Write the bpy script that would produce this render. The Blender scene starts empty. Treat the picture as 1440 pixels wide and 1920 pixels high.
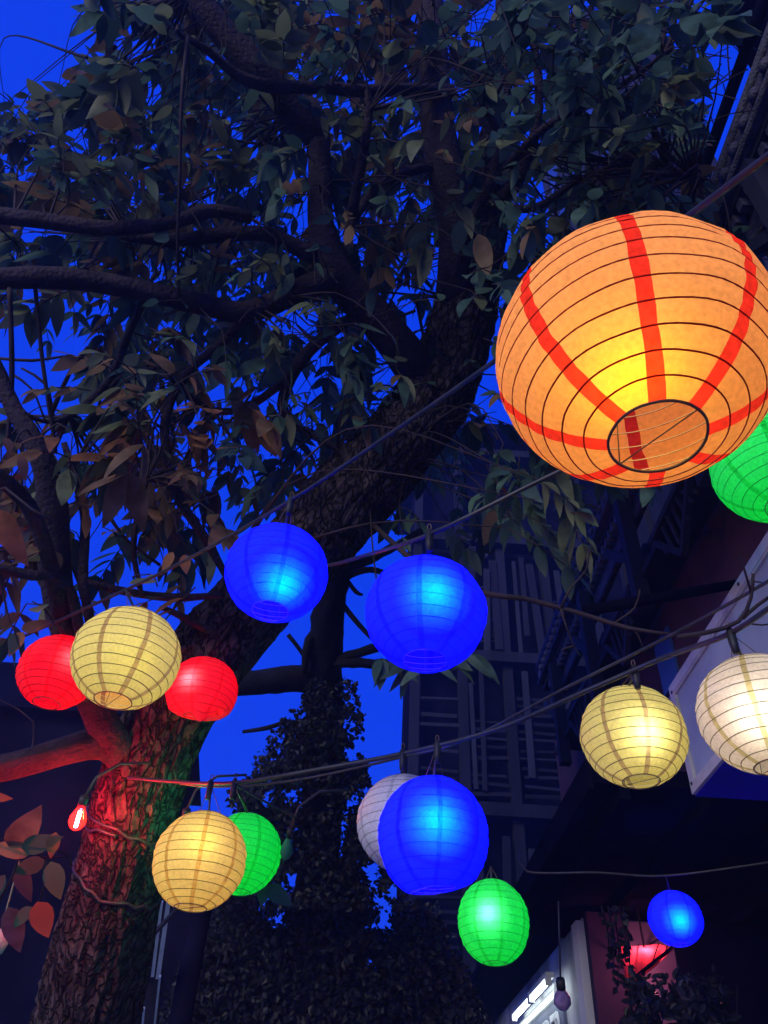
import bpy, bmesh, math, random
import numpy as np
from mathutils import Vector, Matrix, noise

random.seed(7)
rng = np.random.default_rng(7)
SC = bpy.context.scene
COL = SC.collection
R = math.radians

# ------------------------------------------------------------------ camera
F = 1450.0                                  # focal length in photo pixels
CAM = Vector((0.0, 0.0, 1.6))
_z = Vector((100.0, 1610.0, 1450.0)).normalized()      # world up seen from the camera (right, up, forward)
_y = (Vector((0, 0, 1)) - _z * _z.z).normalized()
_x = Vector((_z.y * _y.z - _z.z * _y.y, _z.z * _y.x - _z.x * _y.z, _z.x * _y.y - _z.y * _y.x))
if _x.x < 0: _x = -_x
RT = Vector((_x.x, _y.x, _z.x)); UPV = Vector((_x.y, _y.y, _z.y)); FW = Vector((_x.z, _y.z, _z.z))
cam_d = bpy.data.cameras.new('camera')
cam = bpy.data.objects.new('camera', cam_d); COL.objects.link(cam)
cam_d.sensor_fit = 'VERTICAL'; cam_d.sensor_height = 24.0; cam_d.lens = 24.0 * F / 1920.0
cam_d.clip_start = 0.02; cam_d.clip_end = 3000
cam.matrix_world = Matrix(((RT.x, UPV.x, -FW.x, CAM.x), (RT.y, UPV.y, -FW.y, CAM.y), (RT.z, UPV.z, -FW.z, CAM.z), (0, 0, 0, 1)))
SC.camera = cam

# ------------------------------------------------------------------ dusk sky, added fill sun, exposure
SUN_ELEV, SUN_AZ = 12.0, 214.0              # azimuth measured from +Y, clockwise: low behind the camera
w = bpy.data.worlds.new('World'); SC.world = w; w.use_nodes = True
nt = w.node_tree; nt.nodes.clear()
out = nt.nodes.new('ShaderNodeOutputWorld'); bg = nt.nodes.new('ShaderNodeBackground')
sky = nt.nodes.new('ShaderNodeTexSky'); sky.sky_type = 'NISHITA'; sky.sun_disc = False
sky.sun_elevation = R(SUN_ELEV); sky.sun_rotation = R(SUN_AZ)
tint = nt.nodes.new('ShaderNodeMix'); tint.data_type = 'RGBA'; tint.blend_type = 'MULTIPLY'; tint.inputs[0].default_value = 1.0
tint.inputs[7].default_value = (0.0, 0.30, 2.2, 1)
flat = nt.nodes.new('ShaderNodeMix'); flat.data_type = 'RGBA'; flat.inputs[0].default_value = 0.80
flat.inputs[7].default_value = (0.0, 0.50, 9.6, 1)       # deep twilight blue
nt.links.new(sky.outputs[0], tint.inputs[6]); nt.links.new(tint.outputs[2], flat.inputs[6])
nt.links.new(flat.outputs[2], bg.inputs[0]); bg.inputs[1].default_value = 0.10
nt.links.new(bg.outputs[0], out.inputs[0])
sun_d = bpy.data.lights.new('fill_sun', 'SUN'); sun = bpy.data.objects.new('fill_sun', sun_d); COL.objects.link(sun)
sun_d.energy = 4.0; sun_d.angle = R(35); sun_d.color = (0.95, 0.88, 0.70)  # added sun stands in for unseen lamps, brightens leaves and bark
_el, _az = R(SUN_ELEV), R(SUN_AZ)
to_sun = Vector((math.sin(_az) * math.cos(_el), math.cos(_az) * math.cos(_el), math.sin(_el)))
sun.rotation_euler = (-to_sun).to_track_quat('-Z', 'Y').to_euler()
SC.view_settings.view_transform = 'Standard'; SC.view_settings.look = 'None'
SC.view_settings.exposure = 0.0; SC.view_settings.gamma = 1.0; SC.view_settings.use_curve_mapping = False
cy = SC.cycles
cy.use_denoising = True
try: cy.denoiser = 'OPENIMAGEDENOISE'
except Exception: pass
cy.max_bounces = 7; cy.diffuse_bounces = 4; cy.glossy_bounces = 2; cy.transmission_bounces = 6
cy.transparent_max_bounces = 6; cy.sample_clamp_indirect = 4.0; cy.caustics_reflective = False; cy.caustics_refractive = False

# ------------------------------------------------------------------ helpers
def pt(px, py, zc):                          # a point of the place: direction from where one stands, depth in metres
    return CAM + zc * ((px - 720.0) / F * RT + (960.0 - py) / F * UPV + FW)
def ray(px, py): return (px - 720.0) / F * RT + (960.0 - py) / F * UPV + FW
def at_x(px, py, X): d = ray(px, py); return CAM + d * ((X - CAM.x) / d.x)
def at_y(px, py, Y): d = ray(px, py); return CAM + d * ((Y - CAM.y) / d.y)
def at_z(px, py, Z): d = ray(px, py); return CAM + d * ((Z - CAM.z) / d.z)

def tag(o, label=None, cat=None, group=None, kind=None):
    if label: o['label'] = label
    if cat: o['category'] = cat
    if group: o['group'] = group
    if kind: o['kind'] = kind
    return o
def empty(name, loc, label=None, cat=None, group=None):
    o = bpy.data.objects.new(name, None); COL.objects.link(o); o.location = loc
    o.empty_display_size = 0.1
    return tag(o, label, cat, group)
def link(name, mesh, parent=None, loc=None):
    """world-space mesh; when parented, keeps its place (parents are empties without rotation)"""
    o = bpy.data.objects.new(name, mesh); COL.objects.link(o)
    if parent is not None:
        o.parent = parent
        p = root_loc(parent)
        o.location = (loc if loc is not None else Vector((0, 0, 0))) - p
    elif loc is not None: o.location = loc
    return o
def root_loc(o):
    p = Vector((0, 0, 0))
    while o is not None: p = p + o.location; o = o.parent
    return p

class MB:
    def __init__(s): s.v = []; s.f = []; s.m = []
    def add(s, vs, fs, mi=0):
        b = len(s.v); s.v.extend([tuple(v) for v in vs]); s.f.extend([tuple(b + i for i in f) for f in fs]); s.m.extend([mi] * len(fs)); return s
    def box(s, c, size, mat3=None, mi=0):
        hx, hy, hz = size[0] / 2, size[1] / 2, size[2] / 2
        vs = [Vector((x, y, z)) for x in (-hx, hx) for y in (-hy, hy) for z in (-hz, hz)]
        if mat3 is not None: vs = [mat3 @ v for v in vs]
        c = Vector(c)
        return s.add([c + v for v in vs], [(0, 1, 3, 2), (4, 6, 7, 5), (0, 4, 5, 1), (2, 3, 7, 6), (0, 2, 6, 4), (1, 5, 7, 3)], mi)
    def beam(s, a, b, wd, th, up=Vector((0, 0, 1)), mi=0):
        a, b = Vector(a), Vector(b); d = (b - a); L = d.length; d.normalize()
        side = d.cross(up)
        if side.length < 1e-4: side = d.cross(Vector((1, 0, 0)))
        side.normalize(); u = side.cross(d)
        m = Matrix((d, side, u)).transposed()
        return s.box((a + b) / 2, (L, wd, th), m, mi)
    def tube(s, pts, rad, n=8, caps=True, disp=None, mi=0):
        pts = [Vector(p) for p in pts]; k = len(pts)
        rad = rad if hasattr(rad, '__len__') else [rad] * k
        vs, fs = [], []
        prev = None
        for i in range(k):
            t = (pts[min(i + 1, k - 1)] - pts[max(i - 1, 0)])
            t = t.normalized() if t.length > 1e-9 else Vector((0, 0, 1))
            if prev is None:
                a = t.cross(Vector((0.31, 0.17, 0.93)))
                if a.length < 0.1: a = t.cross(Vector((1, 0, 0)))
            else: a = prev - t * prev.dot(t)
            a.normalize(); prev = a; b = t.cross(a)
            for j in range(n):
                th = 2 * math.pi * j / n
                dv = a * math.cos(th) + b * math.sin(th)
                r = rad[i]
                p = pts[i] + dv * r
                if disp: p = p + dv * disp(pts[i], dv, r, i, th)
                vs.append(p)
        for i in range(k - 1):
            for j in range(n):
                fs.append((i * n + j, i * n + (j + 1) % n, (i + 1) * n + (j + 1) % n, (i + 1) * n + j))
        if caps:
            fs.append(tuple(range(n))[::-1]); fs.append(tuple((k - 1) * n + j for j in range(n)))
        return s.add(vs, fs, mi)
    def mesh(s, name, mats, smooth=False):
        me = bpy.data.meshes.new(name); me.from_pydata(s.v, [], s.f)
        for m in (mats if isinstance(mats, (list, tuple)) else [mats]): me.materials.append(m)
        if any(s.m): me.polygons.foreach_set('material_index', s.m)
        if smooth: me.polygons.foreach_set('use_smooth', [True] * len(s.f))
        me.update(); return me
    def build(s, name, mats, parent=None, smooth=False):
        return link(name, s.mesh(name, mats, smooth), parent)

def crom(P, rad, step):
    """Catmull-Rom through points P with radii, sampled about every step metres"""
    P = [Vector(p) for p in P]; outp, outr = [], []
    for i in range(len(P) - 1):
        p0 = P[i - 1] if i else P[0] * 2 - P[1]; p1 = P[i]; p2 = P[i + 1]; p3 = P[i + 2] if i + 2 < len(P) else P[-1] * 2 - P[-2]
        n = max(2, int((p2 - p1).length / step))
        for k in range(n):
            t = k / n
            outp.append(0.5 * ((2 * p1) + (p2 - p0) * t + (2 * p0 - 5 * p1 + 4 * p2 - p3) * t * t + (3 * p1 - p0 - 3 * p2 + p3) * t ** 3))
            outr.append(rad[i] * (1 - t) + rad[i + 1] * t)
    outp.append(P[-1]); outr.append(rad[-1])
    return outp, outr

# ------------------------------------------------------------------ materials
def new_mat(name):
    m = bpy.data.materials.new(name); m.use_nodes = True; m.node_tree.nodes.clear()
    o = m.node_tree.nodes.new('ShaderNodeOutputMaterial'); return m, m.node_tree, o
def N(t, kind, **kw):
    n = t.nodes.new(kind)
    for k, v in kw.items(): setattr(n, k, v)
    return n
def mottled(t, c0, c1, scale, coord='Object', detail=5, lo=0.35, hi=0.65, stretch=None):
    tc = N(t, 'ShaderNodeTexCoord'); nz = N(t, 'ShaderNodeTexNoise')
    nz.inputs['Scale'].default_value = scale; nz.inputs['Detail'].default_value = detail
    if stretch:
        mp = N(t, 'ShaderNodeMapping'); mp.inputs['Scale'].default_value = stretch
        t.links.new(tc.outputs[coord], mp.inputs[0]); t.links.new(mp.outputs[0], nz.inputs[0])
    else: t.links.new(tc.outputs[coord], nz.inputs[0])
    rp = N(t, 'ShaderNodeValToRGB'); t.links.new(nz.outputs[0], rp.inputs[0])
    rp.color_ramp.elements[0].position = lo; rp.color_ramp.elements[1].position = hi
    rp.color_ramp.elements[0].color = (*c0, 1); rp.color_ramp.elements[1].color = (*c1, 1)
    return rp, nz, tc
def surf(name, c0, c1=None, scale=4.0, rough=0.7, bump=0.0, bscale=40.0, stretch=None, metal=0.0, coord='Object', spec=0.3):
    m, t, o = new_mat(name); p = N(t, 'ShaderNodeBsdfPrincipled')
    c1 = c1 or tuple(min(1, x * 1.35) for x in c0)
    rp, nz, tc = mottled(t, c0, c1, scale, coord, stretch=stretch)
    t.links.new(rp.outputs[0], p.inputs['Base Color'])
    p.inputs['Roughness'].default_value = rough; p.inputs['Metallic'].default_value = metal
    p.inputs['Specular IOR Level'].default_value = spec
    if bump:
        n2 = N(t, 'ShaderNodeTexNoise'); n2.inputs['Scale'].default_value = bscale; n2.inputs['Detail'].default_value = 6
        if stretch:
            mp = N(t, 'ShaderNodeMapping'); mp.inputs['Scale'].default_value = stretch
            t.links.new(tc.outputs[coord], mp.inputs[0]); t.links.new(mp.outputs[0], n2.inputs[0])
        else: t.links.new(tc.outputs[coord], n2.inputs[0])
        b = N(t, 'ShaderNodeBump'); b.inputs['Strength'].default_value = bump; b.inputs['Distance'].default_value = 0.02
        t.links.new(n2.outputs[0], b.inputs['Height']); t.links.new(b.outputs[0], p.inputs['Normal'])
    t.links.new(p.outputs[0], o.inputs[0]); return m
def paper(name, c, through=0.6, var=0.14, spot=60.0):
    m, t, o = new_mat(name)
    lo = tuple(x * (1 - var) for x in c); hi = tuple(min(1, x * (1 + var)) for x in c)
    rp, nz, tc = mottled(t, lo, hi, spot, detail=7, lo=0.3, hi=0.7)
    d = N(t, 'ShaderNodeBsdfDiffuse'); tr = N(t, 'ShaderNodeBsdfTranslucent'); mx = N(t, 'ShaderNodeMixShader')
    mx.inputs[0].default_value = through
    b = N(t, 'ShaderNodeBump'); b.inputs['Strength'].default_value = 0.25; b.inputs['Distance'].default_value = 0.004
    n2 = N(t, 'ShaderNodeTexNoise'); n2.inputs['Scale'].default_value = 110; n2.inputs['Detail'].default_value = 4
    t.links.new(tc.outputs['Object'], n2.inputs[0]); t.links.new(n2.outputs[0], b.inputs['Height'])
    for s in (d, tr):
        t.links.new(rp.outputs[0], s.inputs['Color']); t.links.new(b.outputs[0], s.inputs['Normal'])
    t.links.new(d.outputs[0], mx.inputs[1]); t.links.new(tr.outputs[0], mx.inputs[2]); t.links.new(mx.outputs[0], o.inputs[0]); return m
def glow(name, c, s):
    m, t, o = new_mat(name); e = N(t, 'ShaderNodeEmission'); e.inputs[0].default_value = (*c, 1); e.inputs[1].default_value = s
    t.links.new(e.outputs[0], o.inputs[0]); return m
def leafmat(name, c, thru=0.45):
    m, t, o = new_mat(name)
    rp, nz, tc = mottled(t, tuple(x * 0.6 for x in c), tuple(x * 1.5 for x in c), 2.3, 'Generated' if False else 'Object', detail=3)
    p = N(t, 'ShaderNodeBsdfPrincipled'); p.inputs['Roughness'].default_value = 0.5; p.inputs['Specular IOR Level'].default_value = 0.25
    tr = N(t, 'ShaderNodeBsdfTranslucent'); mx = N(t, 'ShaderNodeMixShader'); mx.inputs[0].default_value = thru
    t.links.new(rp.outputs[0], p.inputs['Base Color']); t.links.new(rp.outputs[0], tr.inputs['Color'])
    t.links.new(p.outputs[0], mx.inputs[1]); t.links.new(tr.outputs[0], mx.inputs[2]); t.links.new(mx.outputs[0], o.inputs[0]); return m

M = {}
M['bark'] = surf('bark', (0.026, 0.018, 0.018), (0.115, 0.085, 0.072), 9.0, 0.9, 1.0, 38.0)
def barkmat(name, c0, c1, crack):
    m, t, o = new_mat(name); p = N(t, 'ShaderNodeBsdfPrincipled'); p.inputs['Roughness'].default_value = .92; p.inputs['Specular IOR Level'].default_value = .15
    rp, nz, tc = mottled(t, c0, c1, 11.0, detail=8)
    mp = N(t, 'ShaderNodeMapping'); mp.inputs['Scale'].default_value = (1, 1, .38); mp.inputs['Rotation'].default_value = (.25, .55, 0)
    n0 = N(t, 'ShaderNodeTexNoise'); n0.inputs['Scale'].default_value = 7; n0.inputs['Detail'].default_value = 4
    add = N(t, 'ShaderNodeMix', data_type='RGBA', blend_type='LINEAR_LIGHT'); add.inputs[0].default_value = .10
    t.links.new(tc.outputs['Object'], mp.inputs[0]); t.links.new(mp.outputs[0], n0.inputs[0]); t.links.new(mp.outputs[0], add.inputs[6]); t.links.new(n0.outputs[1], add.inputs[7])
    vo = N(t, 'ShaderNodeTexVoronoi', feature='DISTANCE_TO_EDGE'); vo.inputs['Scale'].default_value = crack; t.links.new(add.outputs[2], vo.inputs['Vector'])
    mr = N(t, 'ShaderNodeMapRange'); mr.inputs[2].default_value = .16; t.links.new(vo.outputs['Distance'], mr.inputs[0])
    mul = N(t, 'ShaderNodeMix', data_type='RGBA', blend_type='MULTIPLY'); mul.inputs[0].default_value = .8
    t.links.new(rp.outputs[0], mul.inputs[6]); t.links.new(mr.outputs[0], mul.inputs[7]); t.links.new(mul.outputs[2], p.inputs['Base Color'])
    n2 = N(t, 'ShaderNodeTexNoise'); n2.inputs['Scale'].default_value = 60; n2.inputs['Detail'].default_value = 6; t.links.new(tc.outputs['Object'], n2.inputs[0])
    ma = N(t, 'ShaderNodeMath', operation='MULTIPLY_ADD'); ma.inputs[1].default_value = .45; t.links.new(n2.outputs[0], ma.inputs[0]); t.links.new(mr.outputs[0], ma.inputs[2])
    b = N(t, 'ShaderNodeBump'); b.inputs['Strength'].default_value = 1.0; b.inputs['Distance'].default_value = .014
    t.links.new(ma.outputs[0], b.inputs['Height']); t.links.new(b.outputs[0], p.inputs['Normal']); t.links.new(p.outputs[0], o.inputs[0]); return m
M['bark'] = barkmat('furrowed_bark', (0.024, 0.016, 0.020), (0.088, 0.064, 0.064), 26)  # purple cast, limbs too, imitates blue skylight on the bark
M['limb'] = surf('limb_bark', (0.014, 0.008, 0.014), (0.036, 0.022, 0.033), 9.0, 0.85, 0.9, 50.0)
M['twig'] = surf('twig_bark', (0.018, 0.011, 0.014), (0.04, 0.025, 0.028), 8.0, 0.8)
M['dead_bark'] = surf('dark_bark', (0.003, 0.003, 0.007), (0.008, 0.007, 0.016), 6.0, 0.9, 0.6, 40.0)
LEAF = [leafmat('leaf_green', (0.070, 0.130, 0.090)), leafmat('leaf_olive', (0.125, 0.150, 0.075)), leafmat('leaf_dark', (0.042, 0.088, 0.075)),  # leaf colours carry some added blue as sky fill
        leafmat('leaf_brown_warmlit', (0.17, 0.108, 0.055)), leafmat('leaf_rust_warmlit', (0.24, 0.11, 0.05))]  # brown and rust also hold warm lantern light as colour
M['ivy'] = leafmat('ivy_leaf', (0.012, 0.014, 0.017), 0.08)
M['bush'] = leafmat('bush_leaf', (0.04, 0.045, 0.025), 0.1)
M['cable'] = surf('cable_rubber', (0.018, 0.02, 0.02), (0.035, 0.035, 0.035), 20, 0.45, spec=0.5)
M['socket'] = surf('socket_plastic', (0.012, 0.014, 0.013), (0.03, 0.032, 0.03), 20, 0.5)
M['wire'] = surf('lantern_wire', (0.10, 0.06, 0.04), (0.16, 0.10, 0.07), 20, 0.5)
M['cord'] = surf('cord', (0.25, 0.25, 0.22), (0.4, 0.4, 0.36), 20, 0.7)
M['timber'] = surf('old_timber_skyfill', (0.003, 0.0035, 0.014), (0.009, 0.010, 0.030), 3.0, 0.95, 0.4, 30.0, (1, 1, 0.15))  # blue in the colour stands in for skylight fill
M['timber_pale'] = surf('weathered_timber_skyfill', (0.006, 0.007, 0.020), (0.017, 0.020, 0.046), 3.0, 0.9, 0.4, 30.0, (1, 1, 0.15))  # bluish tone imitates the sky's fill on the timber
M['carving'] = surf('carved_plaster', (0.035, 0.036, 0.065), (0.075, 0.075, 0.13), 14.0, 0.7, 0.8, 60.0)
M['redwall'] = surf('red_brown_wall', (0.06, 0.02, 0.025), (0.10, 0.04, 0.042), 2.5, 0.85, 0.3, 25.0)
M['dark'] = surf('dark_board_skyfill', (0.003, 0.003, 0.010), (0.007, 0.007, 0.022), 2.0, 1.0, spec=0.0)  # extra blue put in for missing sky fill
M['purple'] = surf('maroon_board', (0.013, 0.006, 0.030), (0.022, 0.010, 0.045), 2.0, 0.8)
M['signwhite'] = surf('sign_paint', (0.33, 0.40, 0.52), (0.46, 0.54, 0.66), 2.2, 0.6, 0.15, 20.0)
M['white'] = surf('white_paint', (0.30, 0.33, 0.36), (0.62, 0.64, 0.66), 3.2, 0.65, 0.3, 14.0, (1, 1, .25))
M['whiteframe'] = surf('white_frame_paint', (0.45, 0.46, 0.48), (0.6, 0.61, 0.62), 8.0, 0.5)
M['bluelit_board'] = surf('bluelit_panel', (0.012, 0.010, 0.55), (0.02, 0.016, 0.72), 2.0, 0.6)  # blue light on the sign's underside, put into the colour
M['bluepane'] = surf('blue_pane', (0.05, 0.12, 0.30), (0.07, 0.16, 0.4), 3.0, 0.5)  # blue base colour of the narrow wall window
M['mauve'] = surf('mauve_wall', (0.08, 0.07, 0.13), (0.15, 0.12, 0.21), 3.0, 0.8)
M['ground'] = surf('paving', (0.22, 0.22, 0.22), (0.34, 0.335, 0.33), 1.5, 0.85, 0.2, 15.0)
M['screw'] = surf('screw_metal', (0.05, 0.05, 0.05), None, 5, 0.5, metal=0.5)

# ------------------------------------------------------------------ ground
mb = MB(); mb.add([(-200, -200, 0), (200, -200, 0), (200, 200, 0), (-200, 200, 0)], [(0, 1, 2, 3)])
tag(mb.build('ground', M['ground']), 'pale paving of the lane', kind='structure')
mb = MB()

# ------------------------------------------------------------------ house across the lane end (dark timber balconies)
HY = 12.0
house = empty('timber_house', (2.5, HY, 0), 'tall dark timber house with slatted balconies behind the lanterns', 'house')
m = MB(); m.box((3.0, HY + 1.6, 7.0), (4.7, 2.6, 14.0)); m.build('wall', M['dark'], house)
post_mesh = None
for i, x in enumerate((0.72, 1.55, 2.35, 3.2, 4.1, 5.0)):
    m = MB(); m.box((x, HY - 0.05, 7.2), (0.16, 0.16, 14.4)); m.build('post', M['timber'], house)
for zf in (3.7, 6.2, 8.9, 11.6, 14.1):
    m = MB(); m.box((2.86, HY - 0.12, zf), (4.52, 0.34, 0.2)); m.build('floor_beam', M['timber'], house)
rail = MB(); rail.box((0, 0, 0), (0.70, 0.035, 0.055)); rail_me = rail.mesh('slat', M['timber_pale'])
rail2 = MB(); rail2.box((0, 0, 0), (0.70, 0.035, 0.055)); rail2_me = rail2.mesh('slat', M['timber'])
for x0, zs, k, me in ((1.13, 6.55, 11, rail_me), (1.95, 6.5, 9, rail2_me), (1.13, 9.2, 10, rail_me), (2.78, 6.5, 12, rail2_me), (1.13, 4.0, 9, rail2_me), (1.95, 9.3, 9, rail_me), (3.65, 6.5, 9, rail2_me), (3.65, 9.2, 9, rail2_me)):
    for j in range(k):
        if random.random() < .16: continue
        o = link('slat', me, house, Vector((x0 + random.uniform(-.02, .02), HY - 0.08 + random.uniform(-.02, .02), zs + j * 0.155 + random.uniform(-.02, .02))))
        o.rotation_euler = (random.uniform(-.6, .6), random.gauss(0, .03), 0); o.scale = (random.uniform(.8, 1.0), 1, random.uniform(.7, 1.2))
board = MB(); board.box((0, 0, 0), (0.10, 0.05, 2.2)); board_me = board.mesh('board', M['timber_pale'])
board_d = MB(); board_d.box((0, 0, 0), (0.12, 0.05, 2.2)); board_dme = board_d.mesh('board', M['timber'])
for x, z, me in ((1.70, 7.5, board_me), (1.86, 7.4, board_dme), (2.02, 10.2, board_me), (2.2, 10.2, board_dme), (2.60, 10.1, board_me), (2.75, 10.1, board_dme), (2.95, 10.2, board_dme), (1.75, 10.2, board_dme),
                 (3.42, 10.2, board_me), (3.6, 7.5, board_dme), (1.72, 5.0, board_me), (2.1, 5.0, board_dme), (2.5, 5.0, board_me), (2.9, 5.0, board_dme), (3.4, 5.0, board_dme), (2.62, 7.5, board_me)):
    o = link('board', me, house, Vector((x, HY - 0.1 - random.uniform(0, .1), z + random.uniform(-.3, .3)))); o.rotation_euler = (0, random.gauss(0, .025), 0); o.scale = (random.uniform(.6, 1.2), 1, random.uniform(.75, 1.05))
for x, z, s in ((2.35, 6.0, 1), (1.55, 11.4, 1), (3.2, 8.7, 1)):
    m = MB(); m.beam((x, HY - 0.1, z - 0.75), (x + 0.62 * s, HY - 0.1, z), 0.06, 0.09, Vector((0, 1, 0))); m.build('brace', M['timber_pale'], house)
roof = MB(); roof.box((2.9, HY + 1.3, 14.6), (5.2, 3.8, 0.18)); roof.build('roof', M['dark'], house)

tw = empty('tower_block', (4.6, 5.8, 0), 'tall unlit block rising behind the crown at upper right', 'tower block')
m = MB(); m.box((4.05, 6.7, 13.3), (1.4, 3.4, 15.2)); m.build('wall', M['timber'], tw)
pil = MB(); pil.box((0, 0, 0), (0.08, 0.12, 15.0)); pil_me = pil.mesh('pilaster', M['timber_pale'])
for k in range(4): link('pilaster', pil_me, tw, Vector((3.32, 5.1 + k * 1.05, 13.3)))
wnb = MB(); wnb.box((0, 0, 0), (0.03, 0.5, 1.3)); wn_me = wnb.mesh('window', surf('dim_glass', (0.03, 0.05, 0.12), (0.05, 0.08, 0.18), 2, .25))
for k in range(3):
    for j in range(6): link('window', wn_me, tw, Vector((3.34, 5.625 + k * 1.05, 7.2 + j * 2.4)))
# ------------------------------------------------------------------ building along the right of the lane: carved cornice, valances, red wall
WX = 1.8
bld = empty('carved_building', (WX, 4.0, 0), 'old building with carved cornice and red brown wall along right side', 'building')
m = MB(); m.box((2.75, 4.5, 4.62), (1.3, 7.4, 2.0)); m.build('wall', M['redwall'], bld)
m = MB(); m.box((4.2, 4.5, 1.8), (0.6, 7.4, 3.5)); m.build('back_wall', M['dark'], bld)
EZ = 5.78
m = MB()
m.box((1.935, 3.9, EZ + 0.06), (0.21, 7.0, 0.05)); m.build('soffit_board', M['timber'], bld)
m = MB(); m.box((1.82, 3.9, EZ + 0.20), (0.06, 7.0, 0.20)); m.build('fascia_board', M['carving'], bld)
for dz, rr in ((0.115, 0.016), (0.285, 0.02), (0.33, 0.014)):
    m = MB(); m.tube([(1.785, 0.4, EZ + dz), (1.785, 7.4, EZ + dz)], rr, 8); m.build('moulding', M['carving'], bld, True)
boss = MB(); boss.tube([(0, 0, 0), (-0.02, 0, 0), (-0.035, 0, 0)], [0.042, 0.036, 0.012], 10); boss_me = boss.mesh('rosette', M['carving'], True)
for k in range(46): link('rosette', boss_me, bld, Vector((1.789, 0.9 + k * 0.14, EZ + 0.20)))
den = MB(); den.box((0, 0, 0), (0.075, 0.05, 0.085)); den_me = den.mesh('dentil', M['carving'])
for k in range(64): link('dentil', den_me, bld, Vector((1.875, 0.85 + k * 0.1, EZ - 0.01)))
m = MB(); m.box((1.93, 3.9, EZ - 0.13), (0.05, 7.0, 0.16)); m.build('frieze_board', M['carving'], bld)
m = MB(); m.tube([(1.90, 0.4, EZ - 0.22), (1.90, 7.4, EZ - 0.22)], 0.02, 8); m.build('moulding', M['carving'], bld, True)
# scrolled bracket with egg moulding near the street corner of the cornice
egg = MB(); egg.tube([(0, 0, -0.03), (0, 0, -0.015), (0, 0, 0.015), (0, 0, 0.03)], [0.008, 0.021, 0.021, 0.008], 8); egg_me = egg.mesh('egg', M['carving'], True)
A0 = at_x(1382, 385, 2.02); A1 = at_x(1500, 520, 2.02)
m = MB(); m.beam(A0 + Vector((.05, 0, 0)), A1 + Vector((.05, 0, 0)), 0.05, 0.20, Vector((1, 0, 0))); m.build('gable_board', M['carving'], bld)
dd = (A1 - A0)
for off in (-0.07, 0.0, 0.07):
    side = dd.normalized().cross(Vector((1, 0, 0)))
    m = MB(); m.tube([A0 + side * off + Vector((.02, 0, 0)), A1 + side * off + Vector((.02, 0, 0))], 0.012, 6); m.build('gable_moulding', M['carving'], bld, True)
    if off >= 0:
        for k in range(12): link('egg', egg_me, bld, A0 + side * (off - 0.033) + dd * ((k + 0.5) / 12) + Vector((.015, 0, 0)))
# lower valances with slanted slots hanging from the gallery
sl = MB(); sl.beam((0, -0.03, -0.16), (0, 0.05, 0.16), 0.018, 0.022, Vector((0, 1, 0))); sl_me = sl.mesh('valance_slat', M['timber_pale'])
for y0 in (1.9, 3.16, 4.42, 5.68):
    m = MB(); m.box((WX, y0 + 0.36, 4.98), (0.05, 0.76, 0.05)); m.build('valance_rail', M['timber_pale'], bld)
    m = MB(); m.beam((WX, y0, 4.96), (WX, y0 + 0.36, 4.58), 0.04, 0.04); m.beam((WX + .002, y0 + 0.36, 4.58), (WX + .002, y0 + 0.72, 4.96), 0.038, 0.038); m.build('valance_frame', M['timber_pale'], bld)
    for k in range(6):
        o = link('valance_slat', sl_me, bld, Vector((WX, y0 + 0.12 + k * 0.095, 4.83)))
        o.scale = (1, 1, (0.55, 0.85, 1.0, 1.0, 0.85, 0.55)[k])
for y in (1.75, 3.05, 4.31, 5.57, 6.8):
    m = MB(); m.box((WX + 0.02, y, 5.25), (0.10, 0.10, 1.05)); m.build('gallery_post', M['timber_pale'], bld)
    m = MB(); m.beam((WX + 0.02, y + 0.05, 5.2), (WX + 0.02, y + 0.5, 5.62), 0.05, 0.07); m.build('gallery_brace', M['timber_pale'], bld)
    m = MB(); m.beam((WX + 0.3, y + 0.3, 5.55), (WX + 0.05, y + 0.3, 4.95), 0.04, 0.12); m.build('gallery_brace', M['carving'], bld)
m = MB(); m.box((1.95, 4.2, 4.985), (0.24, 5.6, 0.05)); m.build('gallery_floor', M['timber'], bld)
# narrow blue window let into the red wall
wy = at_x(1245, 1200, 2.1)
m = MB(); m.box((2.085, wy.y, 4.35), (0.02, 0.30, 0.9)); wp = m.build('window', M['bluepane'], bld)
m = MB(); m.box((2.07, wy.y, 4.37), (0.012, 0.32, 0.03)); m.build('glazing_bar', M['timber'], wp)
# roof overhang seen at the upper corner
zc_ = 6.5
poly = [at_z(px, py, zc_) for px, py in ((1352, -60), (1362, 40), (1376, 78), (1420, 146), (1450, 160), (1700, 160), (1700, -60))]
m = MB(); n = len(poly)
m.add(poly + [p + Vector((0, 0, 0.14)) for p in poly], [tuple(range(n))[::-1], tuple(range(n, 2 * n))] + [(i, (i + 1) % n, n + (i + 1) % n, n + i) for i in range(n)])
m.build('roof_overhang', M['purple'], bld)
# gutter pipe
gp = empty('gutter_pipe', (1.62, 1.5, 5.86), 'dark pipe running beside the carved cornice across blue sky', 'pipe')
m = MB(); m.tube([(1.63, 0.7, 5.88), (1.62, 1.4, 5.87), (1.61, 2.1, 5.86), (1.61, 2.3, 5.85)], 0.03, 12); m.build('pipe', M['dark'], gp, True)
m = MB(); m.box((1.72, 2.2, 5.87), (0.20, 0.03, 0.03)); m.build('bracket', M['dark'], gp)
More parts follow.
